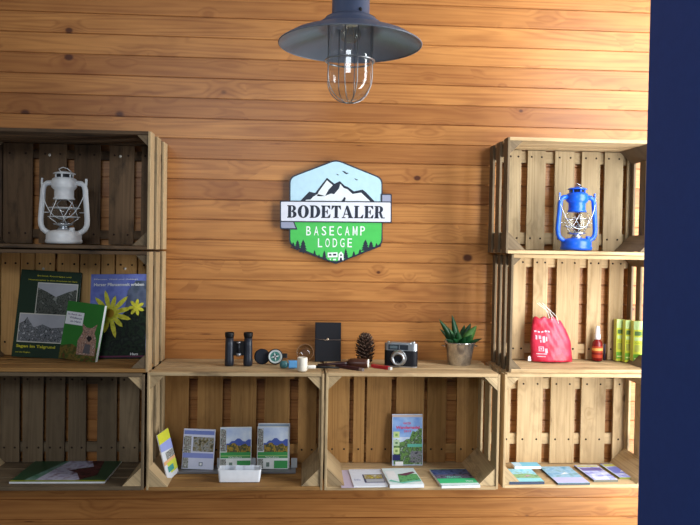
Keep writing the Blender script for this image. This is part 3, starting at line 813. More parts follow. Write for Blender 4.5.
# three yellow-green boxes
YG = col(206, 214, 60, .5); LG = col(196, 222, 150, .5); GG = col(110, 176, 50, .5)
labs = ['yellow and green packet, leftmost and farthest back of three', 'yellow and green packet in the middle of the three', 'yellow and green packet nearest the navy wall, rightmost of three']
for k, (x0, x1, Y, yb_) in enumerate(((616.2, 624.4, -.055, 357), (625, 632.6, -.080, 360), (633.2, 642.6, -.106, 364))):
    pa, pc = at(x0, 350, Y), at(x1, 350, Y)
    w = pc.x - pa.x; h = .131
    mb = card(w, h, .022, YG, [(LG, rc(0, 1, .80, 1)), (col(90, 120, 60, .5), rc(.12, .88, .66, .76)), (LG, rc(.1, .9, .54, .62)), (col(120, 150, 50, .5), 'text', 'Zecken', .1, .9, .47, .50),
        (col(170, 176, 80, .5), rc(.15, .85, .28, .44)), (GG, rc(.0, 1, .06, .22)), (col(226, 232, 160, .5), rc(.1, .9, .10, .13))], edge=col(214, 220, 110, .5))
    o = mb.build('packet', None, loc=((pa.x + pc.x) / 2, Y, ZG + LIFT)); tag(o, labs[k], 'packet', 'yellow packets in the right crate')

# ------------------------------------------------------------------ things on top of the middle crates
def top_pt(px, py): return on(px, py, TOPZ)
Z = TOPZ + .0012
BLK = col(30, 32, 38, .45); BLK2 = col(20, 20, 22, .5)
RUB = patch('dark_blue_rubber', [(26, 32, 44), (36, 42, 56)], 60, rough=.4)
# binoculars standing on their objectives
pl, pr2 = top_pt(229, 366), top_pt(248, 365.5)
bn = thing('binoculars', 'black compact binoculars standing upright', 'binoculars', ((pl.x + pr2.x) / 2, (pl.y + pr2.y) / 2, Z), (0, 0, R(2)))
hx = (pr2.x - pl.x) / 2
for sx in (-1, 1):
    b = MB(); b.lathe([(0, 0), (.0125, 0), (.0135, .002), (.0135, .018), (.0128, .021), (.0124, .06), (.0118, .082), (0, .082)], RUB, c=(sx * hx, 0, 0)); bar_ = b.build('barrel', bn)
    b = MB(); b.lathe([(0, .0822), (.0122, .0822), (.0130, .086), (.0138, .092), (.0138, .0965), (.0125, .098), (.011, .0975), (.010, .094), (0, .094)], BLK2, c=(sx * hx, 0, 0)); b.build('eyecup', bar_)
b = MB(); b.box(-hx + .0110, hx - .0110, -.006, .006, .030, .072, BLK2); b.build('bridge', bn)
b = MB(); b.lathe([(0, 0), (.0065, 0), (.0075, .001), (.0075, .008), (.0065, .009), (0, .009)], col(150, 154, 160, .3, .8), c=(0, -.009, .029), seg=16); b.lathe([(0, 0), (.0055, 0), (.0055, .004), (0, .004)], col(190, 190, 196, .3, .8), c=(0, -.008, .067), seg=16)
b.lathe([(0, 0), (.0045, 0), (.0045, .028), (0, .028)], BLK, c=(0, -.008, .0385), seg=14); b.build('hinge', bn)
# compass with its lid open to the left
pc = top_pt(275, 365)
cp = thing('compass', 'round black compass propped up, white ringed dial, lid open', 'compass', (pc.x, pc.y, Z), (R(-12), 0, R(-6)))
MF = Matrix.Translation((0, 0, .0235)) @ Matrix.Rotation(R(90), 4, 'X')
b = MB(); b.lathe([(0, -.006), (.022, -.006), (.0235, -.004), (.0235, .003), (.0215, .004), (.0205, .0030), (0, .0030)], BLK, M=MF); b.build('case', cp)
b = MB(); b.lathe([(0, .0032), (.0200, .0032)], col(60, 130, 120, .4), M=MF); b.lathe([(.0150, .0036), (.0195, .0036), (.0205, .0046), (.0190, .0052)], col(206, 216, 216, .35), M=MF)
for k in range(8):
    a = R(45 * k + 12)
    u = Vector((math.cos(a), math.sin(a))); v_ = Vector((-u.y, u.x)); L_ = .0135 if k % 2 == 0 else .0095
    pts = [u * .001 - v_ * .0001, u * .005 + v_ * .0022, u * L_, u * .005 - v_ * .0022]
    vs = [b.bm.verts.new((p_.x, -.0042, .0235 + p_.y)) for p_ in pts]; b.face(vs, col(226, 232, 232, .4) if k % 2 == 0 else col(20, 30, 40, .4))
b.build('dial', cp)
b = MB(); b.lathe([(0, -.0045), (.0225, -.0045), (.0235, -.003), (.0235, 0), (.020, .0012), (0, .0014)], col(24, 28, 40, .5), M=Matrix.Translation((-.041, .006, .0235)) @ Matrix.Rotation(R(12), 4, 'Z') @ Matrix.Rotation(R(90), 4, 'X')); b.build('lid', cp)
b = MB(); b.box(-.0215, -.0165, .000, .005, .018, .029, BLK2, M=Matrix.Translation((-.001, 0, 0))); b.build('hinge', cp)
b = MB(); b.box(.0225, .036, -.002, .004, .020, .034, BLK2, bev=.002); b.build('thumb_loop', cp)
# teal and sky-blue trinket
pt = top_pt(288, 368.5)
tr = thing('trinket', 'small teal and sky-blue trinket beside the white pipe bowl', 'trinket', (pt.x, pt.y, Z), (0, 0, R(8)))
b = MB(); b.lathe([(0, 0), (.009, .001), (.0125, .006), (.0125, .014), (.008, .021), (0, .022)], col(58, 112, 118, .3), c=(-.012, 0, 0), seg=18, sy=.7); b.build('teal_body', tr)
b = MB(); b.box(.0015, .026, -.008, .008, 0, .022, col(96, 160, 214, .4), bev=.003); b.build('blue_body', tr)
# magnifying glass leaning on the wall
pm = at(305, 366, -.03)
mg = thing('magnifying_glass', 'thin-rimmed round magnifying glass leaning on the wall', 'magnifying glass', (pm.x, -.055, Z), (R(-16), 0, R(4)))
MF = Matrix.Translation((0, 0, .032)) @ Matrix.Rotation(R(90), 4, 'X')
b = MB(); b.tube([(.026 * math.cos(R(15 * k)), 0, .0285 + .026 * math.sin(R(15 * k))) for k in range(24)], .0009, col(150, 116, 84, .4), seg=8, closed=True); b.build('rim', mg)
b = MB(); b.lathe([(0, .002), (.010, .0017), (.0245, 0), (.010, -.0017), (0, -.002)], GLOBE, M=Matrix.Translation((0, 0, .0285)) @ Matrix.Rotation(R(90), 4, 'X')); b.build('lens', mg)
# white pipe with black stem
pp = top_pt(302.2, 372.3)
ppx = top_pt(339, 371.0)
tp = thing('tobacco_pipe', 'tobacco pipe with white upright bowl and black stem', 'pipe', (pp.x, pp.y + .013, Z))
IV = col(232, 224, 208, .45)
b = MB(); b.lathe([(0, 0), (.0115, 0), (.0145, .003), (.0145, .036), (.0135, .0395), (.011, .0395), (.0105, .030), (0, .028)], IV, seg=24); b.build('bowl', tp)
b = MB(); b.tube([(.013, 0, .0115), (.022, 0, .0122), (.036, .0, .0125), (.0385, 0, .0125)], [.0056, .0054, .0052, .0036], col(240, 238, 228, .4), seg=14); b.build('shank', tp)
b = MB(); b.tube([(.0385, 0, .0125), (.055, .004, .0115), (.080, .010, .010), (.105, .016, .0075)], [.0042, .0040, .0036, .0030], BLK2, seg=12); b.build('stem', tp)
# brown pipe lying behind, its bowl rim bright
pq = top_pt(359.5, 369.5)
tq = thing('tobacco_pipe', 'dark brown pipe lying on its side, pale bowl opening facing right', 'pipe', (pq.x, pq.y + .02, Z))
DBR = col(70, 36, 24, .35)
b = MB(); MX = Matrix.Translation((0, 0, .0142)) @ Matrix.Rotation(R(-8), 4, 'Z') @ Matrix.Rotation(R(90), 4, 'Y')
b.lathe([(0, -.034), (.009, -.033), (.013, -.026), (.0142, -.010), (.0138, .018), (.0125, .026), (.0100, .0275)], DBR, M=MX, seg=24); bo_ = b.build('bowl', tq)
b = MB(); b.lathe([(.0128, .0255), (.0120, .0290), (.0075, .0295), (.0, .0285)], col(244, 240, 226, .4), M=MX, seg=24); b.build('bowl_rim', bo_)
b = MB(); b.tube([(-.030, .003, .0135), (-.052, .003, .0125), (-.085, .004, .0100), (-.122, .006, .0065)], [.0062, .0052, .0045, .0036], col(52, 26, 28, .35), seg=12); b.build('stem', tq)
# pocket knives
def knife(name, label, a, b_, m, tipm, rr=.0048):
    A = top_pt(*a); B = top_pt(*b_)
    c = (A + B) / 2; L = (B - A).length / 2; ang = math.atan2(B.y - A.y, B.x - A.x)
    k = thing(name, label, 'knife', (c.x, c.y, Z), (0, 0, ang), 'pocket knives before the pine cone')
    m1 = MB(); m1.prism([(-L, -rr), (-L * .9, -rr * 1.5), (L * .55, -rr * 1.5), (L * .7, -rr), (L * .7, rr), (L * .55, rr * 1.5), (-L * .9, rr * 1.5), (-L, rr)], 2, 0, rr * 1.9, m); m1.build('handle', k)
    m1 = MB(); m1.prism([(L * .7, -rr * .95), (L * .93, -rr), (L, 0), (L * .93, rr), (L * .7, rr * .95)], 2, .0004, rr * 1.7, tipm); m1.build('bolster', k)
knife('pocket_knife', 'dark maroon pocket knife with a steel tip', (336, 367.5), (364, 371.8), col(64, 28, 36, .35), col(170, 160, 160, .3, .6))
knife('pocket_knife', 'bright red pocket knife with a pale tip near the camera', (372, 367.5), (392, 370.6), col(176, 24, 40, .35), col(226, 222, 216, .4))
# notebook
pn = at(328, 361, -.04)
nb = thing('notebook', 'black upright notebook leaning on the wall, leather band around it', 'notebook', (pn.x, -.050, Z), (R(-10), 0, R(0)))
b = MB(); b.box(-.0395, .0395, 0, .0022, 0, .121, col(24, 24, 30, .5), bev=.001); b.build('cover', nb)
b = MB(); b.box(-.037, .0385, .0023, .0135, .002, .119, PAPER); b.build('pages', nb)
b = MB(); b.box(-.0395, .0395, .0136, .0152, 0, .121, col(24, 24, 30, .5)); b.box(-.0412, -.0397, .0, .0152, 0, .121, col(26, 26, 34, .5)); b.build('back_cover', nb)
b = MB(); b.tube([(-.041, -.0012, .070), (-.02, -.0014, .067), (.0, -.0014, .066), (.02, -.0014, .0665), (.0395, -.0012, .067)], .0010, col(104, 90, 84, .6), seg=6)
b.lathe([(0, .002), (.0035, .0015), (.0042, 0)], col(196, 176, 150, .3, .7), M=Matrix.Translation((-.002, -.0008, .0685)) @ Matrix.Rotation(R(90), 4, 'X'), seg=14)
b.tube([(-.001, -.0022, .068), (-.010, -.0024, .0655), (-.016, -.0024, .0675)], .0012, col(150, 130, 112, .5), seg=6)
b.build('band', nb)
# pine cone
pk = at(364.5, 364, -.07)
CONE = patch('pine_cone_scales', [(58, 38, 30), (96, 72, 58), (50, 32, 26), (120, 100, 84)], 120, rough=.8)
b = MB(); r = random.Random(3)
b.lathe([(0, .004), (.010, .006), (.014, .02), (.014, .05), (.008, .076), (0, .082)], col(50, 32, 26, .8), seg=16)
GA = math.pi * (3 - 5 ** .5); NS = 105
for i in range(NS):
    t = i / (NS - 1); z = .006 + .074 * t
    rad = .0262 * (math.sin(math.pi * (.16 + .80 * t)) ** .7)
    a = i * GA; up_ = .10 + .75 * t
    u = Vector((math.cos(a), math.sin(a), 0)); s_ = Vector((-u.y, u.x, 0)); k = Vector((0, 0, 1))
    d_ = (u * math.cos(up_) + k * math.sin(up_)); n_ = (k * math.cos(up_) - u * math.sin(up_))
    o_ = Vector((0, 0, z)) + u * .006; L_ = rad
    wd = .0062 * (1.1 - .5 * t)
    P_ = [o_ - s_ * .002, o_ + s_ * .002, o_ + d_ * L_ * .65 + s_ * wd, o_ + d_ * L_ + s_ * wd * .5 + n_ * .001, o_ + d_ * L_ * 1.06 + n_ * .003, o_ + d_ * L_ - s_ * wd * .5 + n_ * .001, o_ + d_ * L_ * .65 - s_ * wd]
    top_ = [b.bm.verts.new(p_ + n_ * .0013) for p_ in P_]; bot_ = [b.bm.verts.new(p_ - n_ * .0009) for p_ in P_]
    b.face(top_, CONE); b.face(list(reversed(bot_)), CONE)
    for q_ in range(7): b.face([bot_[q_], bot_[(q_ + 1) % 7], top_[(q_ + 1) % 7], top_[q_]], CONE)
o = b.build('pine_cone', None, loc=(pk.x, -.085, Z - .0005), rot=(0, 0, 0)); o.scale = (1.0, 1.0, 1.10); tag(o, 'brown open pine cone standing behind the pipes and knives', 'pine cone')
# old camera
pcm = top_pt(401, 367)
cm = thing('film_camera', 'old film camera with chrome top and black body', 'camera', (pcm.x, pcm.y + .004, Z), (0, 0, R(-16))); cm.scale = (1.06, 1.06, 1.06)
CHR = col(186, 190, 194, .28, .85); LEA = patch('black_leatherette', [(18, 18, 22), (34, 34, 40)], 300, rough=.5)
def rbox(mb, w, dp, z0, z1, m, n=5, rad=None):
    rad = rad or dp * .95
    pts = []
    for cx, cy, a0 in ((w - rad, dp - rad, 0), (-w + rad, dp - rad, 90), (-w + rad, -dp + rad, 180), (w - rad, -dp + rad, 270)):
        for k in range(n + 1):
            a = R(a0 + 90 * k / n); pts.append((cx + rad * math.cos(a), cy + rad * math.sin(a)))
    mb.prism(pts, 2, z0, z1, m)
b = MB(); rbox(b, .047, .0145, .003, .046, LEA); b.build('body', cm)
b = MB(); rbox(b, .047, .0145, 0, .0028, CHR); b.build('base_plate', cm)
b = MB(); rbox(b, .047, .0147, .0465, .066, CHR); rbox(b, .030, .012, .066, .069, CHR, rad=.004); b.build('top_plate', cm)
b = MB(); b.box(-.034, .022, -.0162, -.0149, .049, .063, col(40, 46, 54, .15), bev=.001); b.box(-.004, -.002, -.0168, -.0163, .050, .062, CHR); b.box(-.030, -.008, -.0167, -.0163, .052, .060, col(90, 104, 110, .15)); b.build('viewfinder_window', cm)
b = MB(); b.lathe([(0, 0), (.0065, 0), (.0065, .005), (.005, .0055), (0, .0055)], CHR, c=(.034, 0, .0662), seg=18); b.lathe([(0, 0), (.004, 0), (.004, .004), (0, .004)], CHR, c=(-.036, 0, .0662), seg=14); b.build('shutter_dial', cm)
ML = Matrix.Translation((-.004, -.0146, .026)) @ Matrix.Rotation(R(90), 4, 'X')
b = MB(); b.lathe([(.0, 0), (.0225, 0), (.0230, .002), (.0225, .008), (.0205, .009), (.0205, .015), (.0190, .016), (.0185, .021), (.0165, .022), (.0140, .0215), (.0120, .0190)], CHR, M=ML, seg=36)
b.lathe([(.0212, .0100), (.0212, .0135)], BLK2, M=ML, seg=36); lb_ = b.build('lens_barrel', cm)
b = MB(); b.lathe([(.0130, .0205), (.0120, .0180), (.008, .0175), (0, .0185)], col(14, 16, 24, .08), M=ML, seg=30); b.build('lens_glass', lb_)
# potted aloe
pv = top_pt(461, 366.2)
pot = thing('potted_aloe', 'green aloe-like plant in a silver bucket pot', 'potted plant', (pv.x, pv.y + .026, Z)); pot.scale = (1.14, 1.14, 1.0)
ZINC = patch('zinc_pot', [(176, 174, 172), (214, 212, 208), (150, 146, 142)], 25, rough=.16); ZINC.node_tree.nodes['Principled BSDF'].inputs['Metallic'].default_value = .9
b = MB(); b.lathe([(0, 0), (.0300, 0), (.0305, .002), (.0395, .062), (.0430, .068), (.0435, .0695), (.0425, .071), (.0405, .070), (.0385, .064), (.037, .058)], ZINC, seg=40); b.build('pot', pot)
b = MB(); b.lathe([(0, .0585), (.0372, .0580)], patch('potting_soil', [(30, 22, 16), (54, 42, 32)], 150, rough=.9)); b.build('soil', pot)
for sx in (-1, 1):
    b = MB(); b.tube([(sx * (.040 + .010 * math.sin(math.pi * k / 8)), -.012 + .024 * k / 8, .058 - .000 * k) for k in range(9)], .0014, ZINC, seg=8); b.build('handle', pot)
GL = patch('aloe_leaf', [(14, 48, 26), (30, 82, 40), (18, 60, 30), (44, 100, 50)], 60, rough=.35)
GL2 = patch('aloe_leaf_pale', [(52, 98, 40), (86, 134, 62)], 60, rough=.35)
b = MB()
sx_ = 1 / 348
leaves = [(-20, 40, 0, 6.4, GL), (-7, 44.5, .4, 6.6, GL), (15, 34, -.3, 10.5, GL2), (21, 20, -.1, 5.0, GL), (-16, 20.5, -.9, 5.6, GL), (-18, 29, .6, 5.2, GL), (-4, 29, -.8, 7.5, GL), (6, 33, .8, 7.5, GL),
          (9, 25, -1.0, 8.0, GL), (-10, 29, .9, 7.4, GL), (2, 23, -1.2, 7.4, GL), (-12, 32, -.5, 5.2, GL), (14, 26, .8, 7.0, GL), (11, 36, .3, 7.6, GL), (-8, 21, -1.0, 6.6, GL), (13, 19, -.8, 6.0, GL)]
for (tx, tz, dy, wd, m_) in leaves:
    A0 = Vector((tx * .22 * sx_, dy * .006, .057)); A3 = Vector((tx * sx_, dy * .030, tz * sx_ + .0235 - .0)); 
    A1 = A0 + Vector((tx * .30 * sx_, dy * .008, (tz * sx_ - .03) * .50)); 
    prev = None; nseg = 9
    side = Vector((0, 1, 0)).cross((A3 - A0)).normalized()
    if abs(tx) < 1: side = Vector((1, 0, 0))
    for k in range(nseg + 1):
        t = k / nseg
        pc_ = A0 * (1 - t) ** 2 + A1 * 2 * t * (1 - t) + A3 * t * t
        w_ = wd * sx_ * .5 * (math.sin(math.pi * (.30 + .70 * t)) ** .8 if t < 1 else 0.0)
        w_ = max(w_, .0003); th_ = w_ * .38
        fr_ = Vector((0, -1, 0))
        ring_ = [b.bm.verts.new(pc_ + side * w_), b.bm.verts.new(pc_ - fr_ * th_ ), b.bm.verts.new(pc_ - side * w_), b.bm.verts.new(pc_ + fr_ * th_ * -.2 + fr_ * .0004)]
        if prev:
            for q_ in range(4): b.face([prev[q_], prev[(q_ + 1) % 4], ring_[(q_ + 1) % 4], ring_[q_]], m_, True)
        prev = ring_
b.build('leaves', pot, recalc=True)

# ------------------------------------------------------------------ the sign
SY = -0.016
so = at(336, 212, SY)
sg = thing('lodge_sign', 'wooden-wall sign with mountains, BODETALER banner and green BASECAMP LODGE field', 'sign', (so.x, 0, so.z))
def S2(px, py):
    p = at(px, py, SY); return (p.x - so.x, p.z - so.z)
def rounded(pts, rad, n=5):
    out = []
    N = len(pts)
    for i in range(N):
        p0, p1, p2 = Vector(pts[i - 1]), Vector(pts[i]), Vector(pts[(i + 1) % N])
        a = (p0 - p1).normalized(); c = (p2 - p1).normalized(); r_ = rad[i] if isinstance(rad, list) else rad
        A, B = p1 + a * r_, p1 + c * r_
        for k in range(n + 1):
            t = k / n; q = A * (1 - t) ** 2 + p1 * 2 * t * (1 - t) + B * t * t
            out.append((q.x, q.y))
    return out
hexa = [S2(336.3, 159.2), S2(382.6, 178), S2(382.6, 245), S2(335.8, 264.4), S2(289, 245), S2(289.3, 177)]
def inset(pts, k): return [(x * (1 - k), z * (1 - k)) for x, z in pts]
OUT = col(58, 62, 74, .4); SKY = col(196, 232, 250, .4); GRN = col(82, 200, 96, .4); SNOW = col(236, 244, 250, .4); DK = col(44, 50, 64, .4); BAN = col(232, 236, 248, .4); TAIL = col(160, 166, 190, .4); SW = col(240, 250, 244, .4)
hx_ = rounded(hexa, .018)
b = MB(); b.prism(list(reversed(hx_)), 1, SY, -.0045, OUT)
hin = rounded(inset(hexa, .028), .0175)
b.flat(hin, SY - .0004, SKY)
zmid = S2(336, 212)[1]
# green lower half
low = [p for p in hin if p[1] < zmid]
b.flat(sorted([p for p in low if p[0] >= 0], key=lambda p: -p[1])[:0] or ([(low[0][0], zmid)] + low + [(low[-1][0], zmid)]), SY - .0008, GRN)
P = lambda L: [S2(*q) for q in L]
b.flat(P([(299.3, 202), (304, 197), (309.3, 191.6), (315.2, 193), (321, 185.5), (327, 177.8), (334.4, 183.8), (340, 181.2), (344.7, 185.8), (348, 187), (353.9, 191.4), (362.6, 189.6), (366, 192.4), (375.4, 202.2)]), SY - .0008, DK)
b.flat(P([(318.5, 192), (327, 180.3), (332.8, 185.2), (328.5, 189.8), (325, 196.2), (317, 196.2)]), SY - .0012, SNOW)
b.flat(P([(304.5, 202), (306, 199.8), (310.5, 199.5), (313, 196.8), (317.5, 194), (325, 196), (331, 193.6), (334, 194.2), (339, 188.5), (340.3, 183.8), (343.8, 188), (347.5, 189.3), (352.6, 194), (361, 192.6), (371, 202)]), SY - .0012, SNOW)
b.flat(P([(340.5, 202), (343, 199.2), (344.5, 196.8), (345.8, 198.2), (344.5, 202)]), SY - .0016, DK)
for (bx_, by_, s_) in ((338, 174.6, .7), (346, 172.6, 1.4), (356.5, 179.4, .8)):
    b.flat(P([(bx_ - 3 * s_, by_ - 1.3 * s_), (bx_ - .8 * s_, by_ - .8 * s_), (bx_ + .2 * s_, by_), (bx_ + 2.2 * s_, by_ + .3 * s_), (bx_ + .2 * s_, by_ + 1.2 * s_), (bx_ - 1.2 * s_, by_ + .3 * s_)]), SY - .0008, DK)
def tree(x, y, h, w):
    for k in range(4):
        t = k / 4; ww = w * 1.25 * (.40 + .60 * t)
        b.flat(P([(x, y - h + h * t * .75), (x + ww, y - h + h * (t * .75 + .34)), (x - ww, y - h + h * (t * .75 + .34))]), SY - .0010 - .00005 * k, DK)
    b.flat(P([(x - w * .12, y), (x - w * .12, y - h * .3), (x + w * .12, y - h * .3), (x + w * .12, y)]), SY - .0010, DK)
for t_ in ((297.6, 250, 10, 3.6), (303.2, 253.5, 14, 4.6), (293.2, 247, 5, 2.0), (314.6, 256.5, 6.5, 1.9), (324.3, 260, 9.5, 2.8), (319, 258, 4, 1.5), (345.8, 259.5, 11, 2.9), (353.8, 257, 6, 2.1), (365.4, 252, 12.5, 4.6), (371, 250, 9, 3.6), (360, 254.5, 5.5, 2.2), (376.5, 247.5, 4.5, 1.9)):
    tree(*t_)
b.flat(P([(290.6, 246.6), (297, 249.2), (310, 254.0), (323, 259.2), (336, 261.2), (350, 257.5), (363, 251.5), (376, 246.2), (381, 244), (381, 246.3), (336, 264), (290.6, 247.6)]), SY - .00135, DK)
# camper and hut pictogram
b.flat(P([(327.6, 252.6), (337.6, 252.2), (337.6, 257.2), (327.6, 257.4)]), SY - .0015, SW)
b.flat(P([(329, 253.9), (331.4, 253.9), (331.4, 255.6), (329, 255.6)]), SY - .0019, DK); b.flat(P([(333, 253.8), (336.2, 253.7), (336.2, 255.4), (333, 255.5)]), SY - .0019, DK)
b.flat(P([(329.3, 258.6), (331.3, 258.6), (330.3, 260.3)]), SY - .0015, SW); b.flat(P([(333, 258.8), (336, 258.7), (336, 260.2), (333, 260.3)]), SY - .0015, SW)
b.flat(P([(338.2, 260.4), (338.6, 254), (341, 251.4), (343.4, 254), (343.6, 260.2)]), SY - .0015, SW)
b.flat(P([(339.9, 260.4), (340.1, 257.6), (341.9, 257.6), (342.1, 260.3)]), SY - .0019, DK); b.flat(P([(340.2, 256), (340.4, 254.4), (341.8, 254.4), (341.9, 256)]), SY - .0019, DK)
# plain text rows, following the sign's own horizontals
def row(text, x0, x1, yt, yb_, m, off, lay):
    a, c = S2(x0, yb_), S2(x1, yt)
    b.text(text, a[0], c[0], a[1], c[1], SY - lay, m, off=off)
for ch_row, x0, x1, yt, yb_ in (('BASECAMP', 306.2, 365, 226.3, 235.4), ('LODGE', 317.8, 352, 238.4, 247.2)):
    n = len(ch_row); pitch = (x1 - x0) / (n - 1 + .62)
    for k, ch in enumerate(ch_row):
        if ch == 'M':
            m0, m1 = S2(x0 + k * pitch, yb_), S2(x0 + k * pitch + pitch * .66, yt)
            U = lambda L: [(m0[0] + (m1[0] - m0[0]) * a_, m0[1] + (m1[1] - m0[1]) * c_) for a_, c_ in L]
            b.flat(U([(0, 0), (.24, 0), (.24, 1), (0, 1)]), SY - .0012, SW); b.flat(U([(.76, 0), (1, 0), (1, 1), (.76, 1)]), SY - .0012, SW)
            b.flat(U([(.20, 1), (.20, .70), (.44, .12), (.56, .12), (.80, .70), (.80, 1), (.5, .38)]), SY - .00125, SW)
            continue
        row(ch, x0 + k * pitch, x0 + k * pitch + pitch * .62, yt + .0, yb_ + .0, SW, .006, .0012)
b.build('board', sg, loc=(0, 0, 0))
# banner with folded tails
b = MB(); BY = SY - .0022
def slab(pts, y0, y1, m): b.prism(list(reversed(pts)), 1, y0, y1, m)
ban = [S2(280.0, 200.6), S2(391.6, 201.6), S2(391.6, 223.0), S2(280.0, 222.0)]
slab(rounded([S2(280, 221.2), S2(294, 221.2), S2(297.6, 229.6), S2(280, 229.2)][::-1], [.002, .002, .002, .006][::-1]), BY - .0002, SY + .004, OUT)
b.flat(rounded([S2(281.2, 222), S2(293.2, 222), S2(295.6, 228.2), S2(281.2, 228)], [.001, .001, .001, .004]), BY - .0006, TAIL)
slab(rounded([S2(381, 193.8), S2(391.7, 193.8), S2(391.7, 203), S2(381, 203)], [.001, .005, .001, .001]), BY - .0002, SY + .004, OUT)
b.flat(rounded([S2(382.2, 195), S2(390.6, 195), S2(390.6, 201.6), S2(382.2, 202)], [.001, .0035, .001, .001]), BY - .0006, TAIL)
slab(rounded(ban, .0035), BY - .0016, SY - .0018, OUT)
BF = BY - .0020
b.flat(rounded([S2(281.1, 201.8), S2(390.5, 202.6), S2(390.5, 221.9), S2(281.1, 220.9)], .003), BF, BAN)
# serif capitals drawn stroke by stroke
LY = BF - .0004
def arc(cx, cz, rx, rz, a0, a1, n=16): return [(cx + rx * math.cos(R(a0 + (a1 - a0) * k / n)), cz + rz * math.sin(R(a0 + (a1 - a0) * k / n))) for k in range(n + 1)]
def glyph(ch):
    g = []
    r4 = lambda x0, x1, z0, z1: g.append(('p', [(x0, z0), (x1, z0), (x1, z1), (x0, z1)]))
    if ch == 'B':
        r4(.07, .32, 0, 1); r4(0, .4, 0, .075); r4(0, .4, .925, 1); r4(.3, .42, .475, .55)
        g.append(('s', arc(.40, .755, .30, .245, 90, -90), arc(.38, .755, .08, .16, 90, -90)))
        g.append(('s', arc(.42, .27, .34, .27, 90, -90), arc(.40, .27, .09, .185, 90, -90))); w = .78
    elif ch == 'O':
        g.append(('s', arc(.45, .5, .45, .52, 0, 360, 32), arc(.45, .5, .16, .445, 0, 360, 32))); w = .90
    elif ch == 'D':
        r4(.07, .32, 0, 1); r4(0, .4, 0, .075); r4(0, .4, .925, 1)
        g.append(('s', arc(.38, .5, .48, .5, 90, -90, 20), arc(.36, .5, .21, .42, 90, -90, 20))); w = .86
    elif ch in 'EL':
        r4(.07, .32, 0, 1); r4(0, .42, 0, .075); r4(0, .42, .925, 1)
        r4(.4, .70, 0, .075); g.append(('p', [(.72, 0), (.77, .30), (.72, .30), (.52, .07), (.52, 0)]))
        w = .76
        if ch == 'E':
            r4(.4, .70, .925, 1); g.append(('p', [(.72, 1), (.50, 1), (.50, .93), (.69, .72), (.735, .72)])); r4(.3, .46, .47, .54)
            g.append(('p', [(.54, .30), (.54, .70), (.50, .70), (.42, .54), (.42, .47), (.50, .30)]))
    elif ch == 'T':
        r4(.27, .52, 0, 1); r4(.18, .61, 0, .075); r4(.04, .75, .925, 1)
        g.append(('p', [(0.03, 1), (0, .68), (.045, .68), (.24, .93), (.24, 1)])); g.append(('p', [(.76, 1), (.55, 1), (.55, .93), (.745, .68), (.79, .68)])); w = .79
    elif ch == 'A':
        g.append(('p', [(.36, 1), (.50, 1), (.86, .03), (.58, .03), (.335, .80), (.37, .86)])); g.append(('p', [(.36, 1), (.40, .88), (.15, .03), (.08, .03)]))
        r4(.20, .58, .28, .35); r4(0, .29, 0, .075); r4(.50, .92, 0, .075); w = .92
    elif ch == 'R':
        r4(.07, .32, 0, 1); r4(0, .4, 0, .075); r4(0, .4, .925, 1); r4(.3, .42, .445, .515)
        g.append(('s', arc(.40, .73, .31, .27, 90, -90), arc(.38, .73, .08, .19, 90, -90)))
        g.append(('p', [(.36, .50), (.56, .50), (.70, .075), (.86, .075), (.86, 0), (.58, 0), (.50, .10)])); w = .86
    return g, w
word = 'BODETALER'
gl = [glyph(c_) for c_ in word]
gap = .075; tot = sum(w for _, w in gl) + gap * (len(word) - 1)
L0, L1 = S2(287.2, 217.7), S2(384.6, 218.5); hgt = S2(336, 205.8)[1] - S2(336, 218.2)[1]
x = 0
for g, w in gl:
    def TR(p, x=x):
        t = (x + p[0]) / tot
        return (L0[0] + (L1[0] - L0[0]) * t, L0[1] + (L1[1] - L0[1]) * t + p[1] * hgt)
    for e in g:
        if e[0] == 'p': b.flat([TR(p) for p in e[1]], LY, DK)
        else: b.strip([TR(p) for p in e[1]], [TR(p) for p in e[2]], LY, DK)
    x += w + gap
b.build('banner', sg)

# ------------------------------------------------------------------ pendant lamp
LD = 1.60
LYp = CAM.y + LD
rim = at(350.2, 45.5, LYp)
lr = (at(421.3, 46, LYp).x - at(279, 46, LYp).x) / 2
GREY = col(92, 104, 132, .45); INN = col(120, 128, 140, .35)
GREYIN = col(118, 128, 142, .30)
lp = thing('pendant_lamp', 'grey enamel barn pendant lamp with caged glass, hanging from above', 'lamp', (rim.x, rim.y, rim.z))
k = lr / .15
def SC(L): return [(a * k, z * k) for a, z in L]
b = MB()
b.lathe(SC([(.150, 0.0), (.1515, .0015), (.150, .003), (.128, .0165), (.100, .027), (.072, .0345), (.069, .036), (.068, .0425), (.060, .048), (.055, .052), (.053, .055)]), GREY, seg=56)
b.lathe(SC([(.150, 0.0), (.1480, .0015), (.127, .0140), (.100, .0250), (.074, .0325), (.060, .0365), (.051, .045), (.030, .050), (0, .050)]), GREYIN, seg=56)
b.build('shade', lp)
b = MB(); b.tube([(.150 * k * math.cos(R(6 * q)), .150 * k * math.sin(R(6 * q)), .001 * k) for q in range(60)], .0016 * k, col(130, 138, 150, .35), seg=8, closed=True); b.build('rim', lp)
b = MB(); b.lathe(SC([(.0535, .0552), (.0420, .0600), (.0395, .063), (.0395, .205), (.034, .212), (.012, .216), (.010, .235), (0, .235)]), GREY, seg=40)
b.lathe([(0, .001), (.0038, .0008), (.0042, 0)], BLK2, M=Matrix.Translation((.018 * k, -.0358 * k, .0655 * k)) @ Matrix.Rotation(R(27), 4, 'Z') @ Matrix.Rotation(R(90), 4, 'X'), seg=12)
b.build('neck', lp)
zc = 2.7 - rim.z
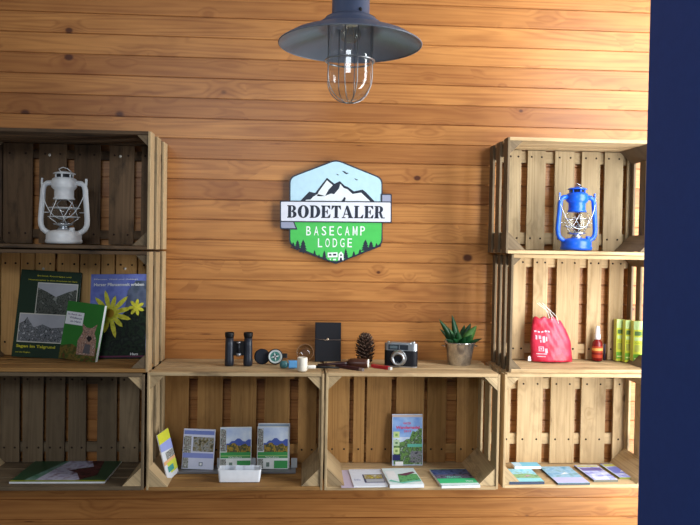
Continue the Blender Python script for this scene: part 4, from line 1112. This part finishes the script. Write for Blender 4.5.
b = MB(); b.tube([(0, 0, .235 * k), (0, 0, zc - .03)], .004, BLK2, seg=10); b.lathe([(0, zc - .03), (.045, zc - .028), (.05, zc - .0015), (0, zc - .0015)], GREY); b.build('cord', lp)
LG_ = glass_mat('lamp_glass', (.93, .94, .95), 1.5, .02)
gr_ = .0475
dn = -.118
b = MB(); prof = [(gr_, .050), (gr_, dn + gr_ + .004)]
for q in range(1, 9):
    a = R(90 * q / 8); prof.append((gr_ * math.cos(a) if q < 8 else 0, dn + gr_ - gr_ * 1.02 * math.sin(a) + .003))
b.lathe(SC(prof), LG_, seg=40); b.build('glass_jar', lp)
GW = col(176, 180, 184, .3, .85)
b = MB()
gw = gr_ + .003
for a0 in (25, 75, 115, 155, 205, 255, 285, 335):
    ca, sa = math.cos(R(a0)), math.sin(R(a0))
    pts = [(gw * ca * k, gw * sa * k, .048 * k), (gw * ca * k, gw * sa * k, (dn + gr_) * k)]
    for q in range(1, 8):
        a = R(90 * q / 7); rr_ = gw * math.cos(a)
        pts.append((rr_ * ca * k, rr_ * sa * k, (dn + gr_ - gw * math.sin(a)) * k))
    b.tube(pts, .0011 * k, GW, seg=6)
b.tube([((gw + .001) * k * math.cos(R(10 * q)), (gw + .001) * k * math.sin(R(10 * q)), -.033 * k) for q in range(36)], .0019 * k, GW, seg=8, closed=True)
b.build('wire_cage', lp)
b = MB(); b.lathe(SC([(0, .0495), (.018, .0495), (.018, .044), (.014, .042), (0, .042)]), col(214, 214, 206, .4), seg=24); b.build('socket', lp)
b = MB(); b.lathe(SC([(.012, .0415), (.013, .039), (.021, .031), (.023, .022), (.019, .012), (.010, .0065), (0, .005)]), glass_mat('bulb_glass', (.95, .93, .85), 1.5, .02), seg=26); bu_ = b.build('bulb', lp)
b = MB(); b.tube([(-.004 * k, 0, .040 * k), (-.008 * k, 0, .018 * k), (.0, 0, .022 * k), (.008 * k, 0, .018 * k), (.004 * k, 0, .040 * k)], .0006, col(150, 130, 90, .4, .6), seg=6); b.build('filament', bu_)
